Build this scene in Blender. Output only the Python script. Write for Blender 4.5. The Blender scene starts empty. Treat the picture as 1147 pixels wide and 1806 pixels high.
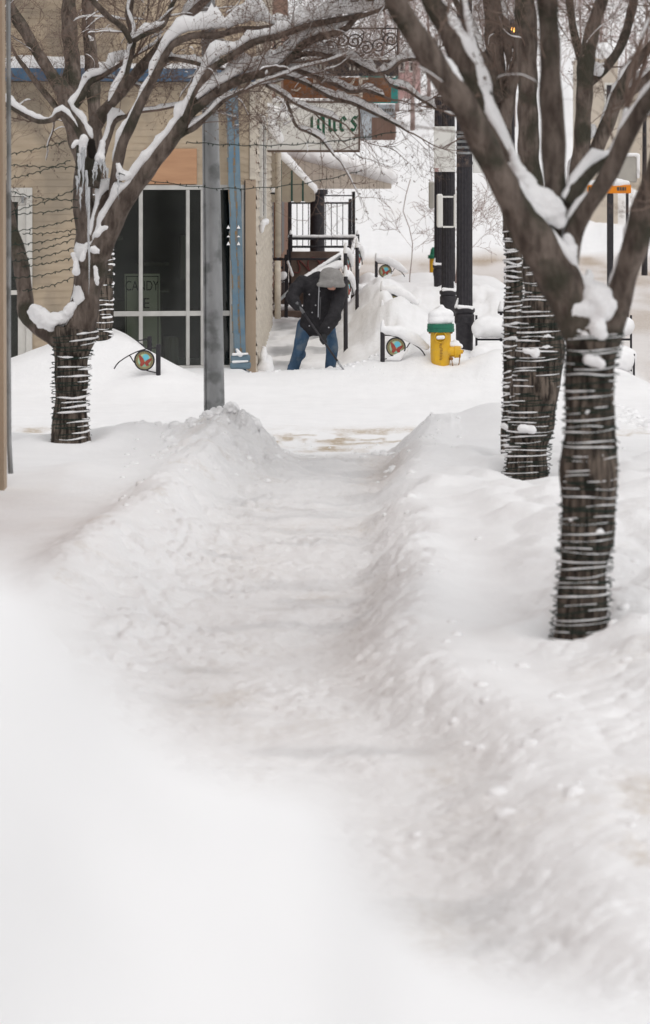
import bpy, math, random
import numpy as np
from mathutils import Vector, Matrix
R = math.radians
random.seed(7); rng = np.random.default_rng(7)
scene = bpy.context.scene
C = scene.collection
# ------------------------------------------------------------------ camera, sky, sun, exposure
EYE, F, CX, CY = 2.8, 6000.0, 573.5, 290.0      # eye height; the photograph's geometry in its own pixels (1147 x 1806)
cam = bpy.data.cameras.new('camera'); co = bpy.data.objects.new('camera', cam); C.objects.link(co)
co.location = (0, 0, EYE); co.rotation_euler = (R(90), 0, 0)
cam.sensor_fit = 'VERTICAL'; cam.sensor_height = 36; cam.lens = 36 * F / 1806
cam.shift_y = -(903 - CY) / 1806
cam.clip_start = .1; cam.clip_end = 2000
cam.dof.use_dof = True; cam.dof.focus_distance = 46.5; cam.dof.aperture_fstop = 3.4
scene.camera = co
w = bpy.data.worlds.new('World'); scene.world = w; w.use_nodes = True
nt = w.node_tree; bg = nt.nodes['Background']
sky = nt.nodes.new('ShaderNodeTexSky'); sky.sky_type = 'NISHITA'; sky.sun_disc = False
SUN_EL, SUN_ROT = R(68), R(155)
sky.sun_elevation = SUN_EL; sky.sun_rotation = SUN_ROT; sky.dust_density = 1.5; sky.air_density = 1.0; sky.ozone_density = 1
hs = nt.nodes.new('ShaderNodeHueSaturation'); hs.inputs['Saturation'].default_value = .06
nt.links.new(sky.outputs[0], hs.inputs['Color'])
tint = nt.nodes.new('ShaderNodeMix'); tint.data_type = 'RGBA'; tint.blend_type = 'MULTIPLY'; tint.inputs[0].default_value = 1
tint.inputs[7].default_value = (1.0, .99, .985, 1)
nt.links.new(hs.outputs[0], tint.inputs[6]); nt.links.new(tint.outputs[2], bg.inputs[0])
bg.inputs[1].default_value = .13
sl = bpy.data.lights.new('sun', 'SUN'); sl.energy = .5; sl.angle = R(60); sl.color = (1, .97, .93)
so = bpy.data.objects.new('sun', sl); C.objects.link(so)
so.rotation_euler = Vector((-.16, .34, -.93)).to_track_quat('-Z', 'Y').to_euler()
so.location = (5, -5, 30)
scene.view_settings.view_transform = 'Standard'; scene.view_settings.look = 'None'; scene.view_settings.gamma = 1
scene.view_settings.exposure = .48
scene.render.engine = 'CYCLES'
scene.cycles.use_denoising = True
scene.cycles.max_bounces = 6; scene.cycles.diffuse_bounces = 4; scene.cycles.transparent_max_bounces = 12
# ------------------------------------------------------------------ helpers
def PX(u, v, Y):
    return Vector(((u - CX) / F * Y, Y, EYE - (v - CY) / F * Y))
def srgb(*c):
    return tuple((x / 12.92 if x <= .04045 else ((x + .055) / 1.055) ** 2.4) for x in [k / 255 for k in c])
def hash2(ix, iy, s):
    h = (ix.astype(np.int64) * 374761393 + iy.astype(np.int64) * 668265263 + s * 1274126177) & 0xffffffff
    h = ((h ^ (h >> 13)) * 1274126177) & 0xffffffff
    return ((h ^ (h >> 16)) & 0xffffff) / 16777215.0
def vnoise(x, y, s=0):
    x = np.asarray(x, float); y = np.asarray(y, float)
    ix = np.floor(x); iy = np.floor(y); fx = x - ix; fy = y - iy
    fx = fx * fx * fx * (fx * (fx * 6 - 15) + 10); fy = fy * fy * fy * (fy * (fy * 6 - 15) + 10)
    a = hash2(ix, iy, s); b = hash2(ix + 1, iy, s); c = hash2(ix, iy + 1, s); d = hash2(ix + 1, iy + 1, s)
    return (a + (b - a) * fx) * (1 - fy) + (c + (d - c) * fx) * fy
def fbm(x, y, s=0, o=4):
    t = 0; a = .5; n = 0
    for k in range(o):
        t = t + a * (vnoise(x * 2 ** k + 17.3 * k, y * 2 ** k - 9.1 * k, s + k) - .5); n += a; a *= .5
    return t / n * 2          # about -1..1
def worley(x, y, s=0):
    x = np.asarray(x, float); y = np.asarray(y, float); ix = np.floor(x); iy = np.floor(y)
    best = np.full(np.broadcast(x, y).shape, 9.)
    for dx in (-1, 0, 1):
        for dy in (-1, 0, 1):
            px = ix + dx + hash2(ix + dx, iy + dy, s); py = iy + dy + hash2(ix + dx, iy + dy, s + 5)
            best = np.minimum(best, (px - x) ** 2 + (py - y) ** 2)
    return np.sqrt(best)
def sstep(a, b, x):
    t = np.clip((np.asarray(x, float) - a) / (b - a), 0, 1); return t * t * (3 - 2 * t)
ORG = {}
class MB:
    def __init__(s): s.v = []; s.f = []
    def add(s, vs, fs):
        n = len(s.v); s.v += [tuple(p) for p in vs]; s.f += [tuple(i + n for i in f) for f in fs]; return s
    def box(s, x0, x1, y0, y1, z0, z1, M=None):
        vs = [Vector((x, y, z)) for x in (x0, x1) for y in (y0, y1) for z in (z0, z1)]
        if M: vs = [M @ p for p in vs]
        return s.add(vs, [(0, 1, 3, 2), (4, 6, 7, 5), (0, 4, 5, 1), (2, 3, 7, 6), (0, 2, 6, 4), (1, 5, 7, 3)])
    def bbox(s, x0, x1, y0, y1, z0, z1, b=.01, M=None):
        """box with chamfered edges"""
        vs = []; fs = []
        X = (x0, x1); Y = (y0, y1); Z = (z0, z1); idx = {}
        for i in (0, 1):
            for j in (0, 1):
                for k in (0, 1):
                    sx, sy, sz = (1 - 2 * i), (1 - 2 * j), (1 - 2 * k)
                    p = (X[i], Y[j], Z[k])
                    for a in range(3):
                        q = [p[0] + sx * b, p[1] + sy * b, p[2] + sz * b]; q[a] = p[a]
                        idx[(i, j, k, a)] = len(vs); vs.append(Vector(q))
        g = lambda i, j, k, a: idx[(i, j, k, a)]
        fs += [tuple(g(i, j, k, 0) for j, k in ((0, 0), (0, 1), (1, 1), (1, 0))) for i in (0, 1)]
        fs += [tuple(g(i, j, k, 1) for i, k in ((0, 0), (0, 1), (1, 1), (1, 0))) for j in (0, 1)]
        fs += [tuple(g(i, j, k, 2) for i, j in ((0, 0), (0, 1), (1, 1), (1, 0))) for k in (0, 1)]
        for i in (0, 1):
            for j in (0, 1): fs.append((g(i, j, 0, 0), g(i, j, 1, 0), g(i, j, 1, 1), g(i, j, 0, 1)))
            for k in (0, 1): fs.append((g(i, 0, k, 0), g(i, 1, k, 0), g(i, 1, k, 2), g(i, 0, k, 2)))
        for j in (0, 1):
            for k in (0, 1): fs.append((g(0, j, k, 1), g(1, j, k, 1), g(1, j, k, 2), g(0, j, k, 2)))
        for i in (0, 1):
            for j in (0, 1):
                for k in (0, 1): fs.append((g(i, j, k, 0), g(i, j, k, 1), g(i, j, k, 2)))
        if M: vs = [M @ p for p in vs]
        return s.add(vs, fs)
    def tube(s, pts, rad, n=8, cap=True, wob=0, ell=None):
        pts = [Vector(p) for p in pts]; m = len(pts)
        if not hasattr(rad, '__len__'): rad = [rad] * m
        vs = []; fs = []; ref = None
        for i, p in enumerate(pts):
            t = (pts[min(i + 1, m - 1)] - pts[max(i - 1, 0)])
            if t.length < 1e-9: t = Vector((0, 0, 1))
            t.normalize()
            if ref is None:
                ref = Vector((1, 0, 0)) if abs(t.x) < .8 else Vector((0, 1, 0))
            a = (ref - t * ref.dot(t)).normalized(); b = t.cross(a); ref = a
            for k in range(n):
                th = 2 * math.pi * k / n
                rr = rad[i] * (1 + (wob * math.sin(3 * th + i * .7) if wob else 0))
                vs.append(p + (a * math.cos(th) + b * math.sin(th)) * rr)
        for i in range(m - 1):
            for k in range(n):
                fs.append((i * n + k, i * n + (k + 1) % n, (i + 1) * n + (k + 1) % n, (i + 1) * n + k))
        if cap: fs += [tuple(range(n))[::-1], tuple(range((m - 1) * n, m * n))]
        return s.add(vs, fs)
    def lathe(s, c, prof, n=24, M=None, flute=0, nf=0):
        c = Vector(c); vs = []; fs = []
        for (r, z) in prof:
            for k in range(n):
                th = 2 * math.pi * k / n
                rr = r * (1 - (flute * abs(math.sin(nf * th / 2)) ** 1 if flute else 0))
                vs.append(Vector((math.cos(th) * rr, math.sin(th) * rr, z)))
        m = len(prof)
        for i in range(m - 1):
            for k in range(n):
                fs.append((i * n + k, i * n + (k + 1) % n, (i + 1) * n + (k + 1) % n, (i + 1) * n + k))
        fs += [tuple(range(n))[::-1], tuple(range((m - 1) * n, m * n))]
        if M: vs = [M @ p for p in vs]
        return s.add([p + c for p in vs], fs)
    def prism(s, poly, y0, y1, M=None):
        """poly of (x, z), extruded along y"""
        n = len(poly); vs = [Vector((x, y0, z)) for x, z in poly] + [Vector((x, y1, z)) for x, z in poly]
        fs = [tuple(range(n)), tuple(range(n, 2 * n))[::-1]] + [(i, (i + 1) % n, n + (i + 1) % n, n + i) for i in range(n)]
        if M: vs = [M @ p for p in vs]
        return s.add(vs, fs)
    def build(s, name, mat, parent=None, origin=None, smooth=False):
        org = ORG[parent.name] if parent is not None else Vector(origin if origin is not None else (0, 0, 0))
        me = bpy.data.meshes.new(name)
        me.from_pydata([(p[0] - org.x, p[1] - org.y, p[2] - org.z) for p in s.v], [], s.f)
        me.update(); me.materials.append(mat)
        if smooth: me.polygons.foreach_set('use_smooth', [True] * len(me.polygons))
        o = bpy.data.objects.new(name, me); C.objects.link(o)
        if parent is not None: o.parent = parent
        else: o.location = org
        ORG[o.name] = org
        return o
def tag(o, label=None, cat=None, group=None, kind=None):
    if label: o['label'] = label
    if cat: o['category'] = cat
    if group: o['group'] = group
    if kind: o['kind'] = kind
    return o
def thing(name, loc, label, cat, group=None):
    o = bpy.data.objects.new(name, None); C.objects.link(o); o.location = loc; o.empty_display_size = .1
    ORG[o.name] = Vector(loc); return tag(o, label, cat, group)
def copy_tree(o, parent=None):
    c = o.copy(); C.objects.link(c)
    if parent is not None: c.parent = parent
    for ch in [k for k in list(bpy.data.objects) if k.parent == o]: copy_tree(ch, c)
    return c
def blob(name, caps, mat, parent, voxel=.012, smooth=6, disp=0, origin=None):
    """tapered capsules fused by a voxel remesh into ONE continuous skin; cap = (p0, r0, p1, r1[, (sx,sy,sz)])"""
    mb = MB()
    for cp in caps:
        p0, r0, p1, r1 = Vector(cp[0]), cp[1], Vector(cp[2]), cp[3]
        sc = cp[4] if len(cp) > 4 else (1, 1, 1)
        d = p1 - p0; L = d.length
        q = d.to_track_quat('Z', 'Y').to_matrix() if L > 1e-6 else Matrix.Identity(3)
        vs = []; n = 16; prof = []
        for k in range(0, 7): a = -math.pi / 2 + k / 6 * math.pi / 2; prof.append((math.cos(a) * r0, math.sin(a) * r0))
        for k in range(0, 7): a = k / 6 * math.pi / 2; prof.append((math.cos(a) * r1, L + math.sin(a) * r1))
        fs = []
        for (r, z) in prof:
            for k in range(n):
                th = 2 * math.pi * k / n
                w_ = q @ Vector((math.cos(th) * max(r, 1e-4), math.sin(th) * max(r, 1e-4), z))
                mid = d * max(0, min(1, z / L if L > 1e-6 else 0)); e = w_ - mid
                vs.append(p0 + mid + Vector((e.x * sc[0], e.y * sc[1], e.z * sc[2])))
        m = len(prof)
        for i in range(m - 1):
            for k in range(n): fs.append((i * n + k, i * n + (k + 1) % n, (i + 1) * n + (k + 1) % n, (i + 1) * n + k))
        fs += [tuple(range(n))[::-1], tuple(range((m - 1) * n, m * n))]
        mb.add(vs, fs)
    o = mb.build(name, mat, parent, origin)
    md = o.modifiers.new('r', 'REMESH'); md.mode = 'VOXEL'; md.voxel_size = voxel; md.use_smooth_shade = True
    if smooth: sm = o.modifiers.new('s', 'SMOOTH'); sm.iterations = smooth; sm.factor = .5
    dg = bpy.context.evaluated_depsgraph_get(); ev = o.evaluated_get(dg)
    me = bpy.data.meshes.new_from_object(ev); o.modifiers.clear(); o.data = me
    if disp:
        n = len(me.vertices); co_ = np.empty(n * 3); me.vertices.foreach_get('co', co_); co_ = co_.reshape(-1, 3)
        no_ = np.empty(n * 3); me.vertices.foreach_get('normal', no_); no_ = no_.reshape(-1, 3)
        f = fbm(co_[:, 0] * 9 + co_[:, 1] * 5, co_[:, 2] * 9 + co_[:, 1] * 4, 3, 4)
        co_ += no_ * (f * disp)[:, None]; me.vertices.foreach_set('co', co_.ravel()); me.update()
    if not me.materials: me.materials.append(mat)
    me.polygons.foreach_set('use_smooth', [True] * len(me.polygons))
    return o
def textmesh(body, size, M, font=None, ext=.002):
    cu = bpy.data.curves.new('t', 'FONT'); cu.body = body; cu.size = size; cu.extrude = ext; cu.align_x = 'CENTER'; cu.align_y = 'CENTER'
    o = bpy.data.objects.new('t', cu); C.objects.link(o)
    me = bpy.data.meshes.new_from_object(o.evaluated_get(bpy.context.evaluated_depsgraph_get()))
    mb = MB(); rot = Matrix.Rotation(R(90), 4, 'X')
    mb.add([M @ (rot @ p.co) for p in me.vertices], [tuple(p.vertices) for p in me.polygons])
    bpy.data.objects.remove(o); bpy.data.meshes.remove(me); return mb
# ------------------------------------------------------------------ materials
def mat(name, col, rough=.7, col2=None, scale=8, bump=0, bscale=40, metal=0, stretch=(1, 1, 1), spec=.3, detail=6, lo=.35, hi=.65, third=None, tscale=2.0):
    m = bpy.data.materials.new(name); m.use_nodes = True; n = m.node_tree.nodes; l = m.node_tree.links
    b = n['Principled BSDF']; b.inputs['Roughness'].default_value = rough; b.inputs['Metallic'].default_value = metal
    b.inputs['Specular IOR Level'].default_value = spec
    b.inputs['Base Color'].default_value = (*col, 1)
    tc = n.new('ShaderNodeTexCoord'); mp = n.new('ShaderNodeMapping'); mp.inputs['Scale'].default_value = stretch
    l.new(tc.outputs['Object'], mp.inputs[0])
    if col2 is not None:
        nz = n.new('ShaderNodeTexNoise'); nz.inputs['Scale'].default_value = scale; nz.inputs['Detail'].default_value = detail
        l.new(mp.outputs[0], nz.inputs['Vector'])
        cr = n.new('ShaderNodeValToRGB'); cr.color_ramp.elements[0].position = lo; cr.color_ramp.elements[1].position = hi
        cr.color_ramp.elements[0].color = (*col, 1); cr.color_ramp.elements[1].color = (*col2, 1)
        l.new(nz.outputs[0], cr.inputs[0]); out = cr.outputs[0]
        if third is not None:
            n2 = n.new('ShaderNodeTexNoise'); n2.inputs['Scale'].default_value = tscale; n2.inputs['Detail'].default_value = 8
            l.new(tc.outputs['Object'], n2.inputs['Vector'])
            c2 = n.new('ShaderNodeValToRGB'); c2.color_ramp.elements[0].position = .5; c2.color_ramp.elements[1].position = .62
            l.new(n2.outputs[0], c2.inputs[0]); mx = n.new('ShaderNodeMix'); mx.data_type = 'RGBA'
            l.new(c2.outputs[0], mx.inputs[0]); l.new(out, mx.inputs[6]); mx.inputs[7].default_value = (*third, 1); out = mx.outputs[2]
        l.new(out, b.inputs['Base Color'])
    if bump:
        nb = n.new('ShaderNodeTexNoise'); nb.inputs['Scale'].default_value = bscale; nb.inputs['Detail'].default_value = 8
        l.new(mp.outputs[0], nb.inputs['Vector'])
        bp = n.new('ShaderNodeBump'); bp.inputs['Strength'].default_value = bump; bp.inputs['Distance'].default_value = .02
        l.new(nb.outputs[0], bp.inputs['Height']); l.new(bp.outputs[0], b.inputs['Normal'])
    return m
M_ = {}
SNOWC = (.87, .865, .87)
M_['snow'] = mat('snow', SNOWC, .75, (.83, .825, .83), 12, .35, 35, spec=.15)
def ground_mat():
    m = mat('snow_ground', SNOWC, .8, (.84, .835, .84), 3, 0, spec=.12); n = m.node_tree.nodes; l = m.node_tree.links
    b = n['Principled BSDF']; cr = [k for k in n if k.type == 'VALTORGB'][0]
    at = n.new('ShaderNodeAttribute'); at.attribute_name = 'dirt'
    tc = n.new('ShaderNodeTexCoord')
    nz = n.new('ShaderNodeTexNoise'); nz.inputs['Scale'].default_value = 22; nz.inputs['Detail'].default_value = 10; nz.inputs['Roughness'].default_value = .7
    l.new(tc.outputs['Object'], nz.inputs['Vector'])
    # grit: attribute + noise, sharpened
    ma = n.new('ShaderNodeMath'); ma.operation = 'MULTIPLY_ADD'; ma.inputs[1].default_value = 2.6; l.new(nz.outputs[0], ma.inputs[0])
    sb = n.new('ShaderNodeMath'); sb.operation = 'SUBTRACT'; sb.inputs[1].default_value = 1.42; l.new(at.outputs['Fac'], sb.inputs[0]); l.new(sb.outputs[0], ma.inputs[2])
    cl = n.new('ShaderNodeClamp'); l.new(ma.outputs[0], cl.inputs[0])
    mu = n.new('ShaderNodeMath'); mu.operation = 'MULTIPLY'; l.new(cl.outputs[0], mu.inputs[0]); l.new(at.outputs['Fac'], mu.inputs[1])
    mx = n.new('ShaderNodeMix'); mx.data_type = 'RGBA'; l.new(mu.outputs[0], mx.inputs[0]); l.new(cr.outputs[0], mx.inputs[6])
    mx.inputs[7].default_value = (.46, .37, .27, 1)
    # tint of packed path, road, bank faces, plus brick bounce painted at left
    m2 = n.new('ShaderNodeMix'); m2.data_type = 'RGBA'; m2.blend_type = 'MULTIPLY'
    at2 = n.new('ShaderNodeAttribute'); at2.attribute_name = 'tint'; l.new(at2.outputs['Fac'], m2.inputs[0])
    m2.inputs[7].default_value = (.80, .73, .68, 1); l.new(mx.outputs[2], m2.inputs[6])
    at3 = n.new('ShaderNodeAttribute'); at3.attribute_name = 'wet'
    m3 = n.new('ShaderNodeMix'); m3.data_type = 'RGBA'; l.new(at3.outputs['Fac'], m3.inputs[0]); l.new(m2.outputs[2], m3.inputs[6]); m3.inputs[7].default_value = (.3, .3, .31, 1)
    l.new(m3.outputs[2], b.inputs['Base Color'])
    nb = n.new('ShaderNodeTexNoise'); nb.inputs['Scale'].default_value = 14; nb.inputs['Detail'].default_value = 9; nb.inputs['Roughness'].default_value = .62
    l.new(tc.outputs['Object'], nb.inputs['Vector'])
    at4 = n.new('ShaderNodeAttribute'); at4.attribute_name = 'rough'
    bp = n.new('ShaderNodeBump'); bp.inputs['Distance'].default_value = .06; l.new(nb.outputs[0], bp.inputs['Height'])
    l.new(at4.outputs['Fac'], bp.inputs['Strength']); l.new(bp.outputs[0], b.inputs['Normal'])
    return m
M_['ground'] = ground_mat()
M_['bark'] = mat('bark', (.075, .056, .046), .9, (.2, .16, .135), 15, 1.1, 30, stretch=(1, 1, .3), third=(.06, .055, .04), tscale=3)
M_['bark_wrapped'] = mat('bark_wrapped', (.035, .027, .022), .95, (.2, .16, .13), 34, 1.4, 48, stretch=(1, 1, .12), lo=.4, hi=.62)
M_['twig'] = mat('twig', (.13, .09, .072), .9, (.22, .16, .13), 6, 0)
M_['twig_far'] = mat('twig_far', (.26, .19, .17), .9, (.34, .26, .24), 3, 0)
for k_ in ('bark', 'bark_wrapped'):
    for n_ in M_[k_].node_tree.nodes:
        if n_.type == 'BUMP': n_.inputs['Distance'].default_value = .045
M_['wire'] = mat('wire', (.015, .028, .02), .6)
M_['ice'] = mat('ice', (.8, .82, .84), .12, spec=.6)
M_['ice'].node_tree.nodes['Principled BSDF'].inputs['Transmission Weight'].default_value = .6
M_['siding'] = mat('siding', (.50, .405, .30), .75, (.43, .345, .25), 2.2, .15, 30, stretch=(1, 1, 4), third=(.33, .275, .21), tscale=1.3)
M_['siding_pale'] = mat('siding_pale', (.6, .54, .45), .75, (.5, .44, .37), 5, .3, 18, stretch=(1, .4, 2))
M_['white_paint'] = mat('white_paint', (.66, .64, .6), .6, (.56, .54, .5), 4, .1, 20)
M_['frame'] = mat('window_frame', (.55, .54, .51), .45, (.45, .44, .42), 5, 0)
M_['corner'] = mat('corner_paint', (.45, .345, .25), .7, (.38, .29, .21), 3, .1, 30, stretch=(1, 1, .3))
M_['blue'] = mat('blue_paint', (.125, .19, .24), .65, (.17, .235, .28), 6, .2, 30, third=(.12, .2, .27), tscale=5)
M_['fascia'] = mat('fascia_blue', (.055, .11, .19), .65, (.085, .15, .23), 5, .1, 20)
M_['rust'] = mat('rust', (.24, .15, .07), .9, (.12, .17, .2), 30, 0)
M_['ply'] = mat('plywood', (.5, .29, .17), .8, (.43, .24, .14), 2, .05, 30, stretch=(1, 1, 6))
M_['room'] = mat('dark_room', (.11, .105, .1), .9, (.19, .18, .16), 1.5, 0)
M_['hollow_black'] = mat('hollow_shade', (.012, .009, .007), 1.0)  # near-black colour paints the shade inside the tree hollow
M_['curtain'] = mat('curtain', (.2, .2, .16), .9, (.26, .26, .21), 6, 0, stretch=(4, 1, .3))
M_['poster'] = mat('poster', (.5, .51, .4), .8, (.44, .45, .36), 3, 0)
M_['poster_ink'] = mat('poster_ink', (.07, .07, .06), .8)
M_['galv'] = mat('galvanised', (.25, .257, .26), .5, (.34, .345, .35), 7, .06, 20, metal=.35, stretch=(1, 1, .4), third=(.165, .17, .17), tscale=4)
M_['black'] = mat('black_metal', (.022, .02, .024), .5, (.035, .032, .036), 20, .1, 30)
M_['yellow'] = mat('hydrant_yellow', (.72, .42, .02), .45, (.62, .35, .025), 9, .1, 30, third=(.6, .36, .05), tscale=8)
M_['green'] = mat('hydrant_green', (.015, .16, .09), .5, (.02, .12, .08), 12, .1, 30)
M_['rustdark'] = mat('rust_dark', (.18, .085, .03), .8, (.3, .14, .03), 30, 0)
M_['signwhite'] = mat('sign_white', (.74, .73, .7), .5, (.68, .67, .64), 3, 0)
M_['signgrey'] = mat('sign_back', (.42, .40, .36), .5, (.37, .35, .32), 4, 0)
M_['ink_green'] = mat('green_letters', (.012, .09, .05), .6)
M_['ink_red'] = mat('red_letters', (.3, .03, .03), .6)
M_['orange'] = mat('orange_sign', (.8, .26, .01), .5, (.72, .22, .01), 5, 0)
M_['brick'] = mat('brick_wall', (.26, .14, .09), .85, (.19, .11, .08), 6, .5, 20)
M_['wood'] = mat('brown_wood', (.25, .1, .04), .75, (.17, .07, .03), 6, .2, 20, stretch=(.3, 1, 3))
M_['darkwood'] = mat('dark_wood', (.09, .06, .05), .8, (.14, .1, .08), 4, .2, 20)
M_['awn_tan'] = mat('awning_tan', (.42, .36, .28), .85, (.36, .31, .25), 4, 0)
M_['awn_pale'] = mat('awning_pale', (.62, .55, .48), .85, (.56, .5, .43), 4, 0)
M_['awn_green'] = mat('awning_green', (.03, .08, .065), .85)
M_['awn_seam'] = mat('awning_seam', (.3, .26, .22), .85)
M_['teal'] = mat('teal_sign', (.02, .2, .19), .6, (.03, .26, .24), 4, 0)
M_['bluegrey'] = mat('blue_grey_sign', (.32, .36, .4), .6, (.42, .44, .46), 3, 0)
M_['jacket'] = mat('jacket', (.014, .013, .015), .85, (.024, .022, .025), 14, .6, 30)
M_['jeans'] = mat('jeans', (.024, .055, .10), .9, (.055, .10, .165), 9, .4, 50, stretch=(1, 1, .5), third=(.09, .12, .155), tscale=5)
M_['hood'] = mat('hood', (.27, .26, .25), .95, (.22, .21, .2), 14, .5, 60)
M_['skin'] = mat('skin', (.45, .24, .18), .6)
M_['glove'] = mat('glove', (.012, .012, .013), .7, (.02, .02, .022), 30, .3, 50)
M_['grip'] = mat('grip', (.12, .12, .125), .7)
M_['blade'] = mat('blade', (.35, .35, .36), .4, metal=.6)
M_['string'] = mat('drawstring', (.4, .4, .42), .8)
M_['beige'] = mat('beige_wall', (.55, .48, .4), .8, (.5, .44, .37), 3, .1, 10)
M_['roadmat'] = mat('slush', (.60, .53, .45), .8, (.72, .67, .61), 1.2, .4, 12)
M_['fence'] = mat('fence_brown', (.16, .1, .08), .9, (.24, .16, .13), 1, 0, stretch=(8, 1, .5))
M_['redfar'] = mat('faded_red', (.42, .24, .23), .8, (.5, .36, .34), 3, 0)
for nm, e, c in (('amber', 4, (1, .42, .08)),):
    m = mat('lit_' + nm, c, .5); b = m.node_tree.nodes['Principled BSDF']; b.inputs['Emission Color'].default_value = (*c, 1); b.inputs['Emission Strength'].default_value = e; M_[nm] = m
def glass_mat():
    m = bpy.data.materials.new('window_glass'); m.use_nodes = True; n = m.node_tree.nodes; l = m.node_tree.links; n.clear()
    o = n.new('ShaderNodeOutputMaterial'); mx = n.new('ShaderNodeMixShader'); t = n.new('ShaderNodeBsdfTransparent'); g = n.new('ShaderNodeBsdfGlossy')
    t.inputs[0].default_value = (.72, .75, .72, 1); g.inputs['Roughness'].default_value = .09
    fr = n.new('ShaderNodeFresnel'); fr.inputs[0].default_value = 1.5
    nz = n.new('ShaderNodeTexNoise'); nz.inputs['Scale'].default_value = 1.4; bp = n.new('ShaderNodeBump'); bp.inputs['Strength'].default_value = .03; bp.inputs['Distance'].default_value = .1
    tc = n.new('ShaderNodeTexCoord'); l.new(tc.outputs['Object'], nz.inputs['Vector']); l.new(nz.outputs[0], bp.inputs['Height']); l.new(bp.outputs[0], g.inputs['Normal'])
    l.new(fr.outputs[0], mx.inputs[0]); l.new(t.outputs[0], mx.inputs[1]); l.new(g.outputs[0], mx.inputs[2]); l.new(mx.outputs[0], o.inputs[0])
    return m
M_['glass'] = glass_mat()
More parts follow.
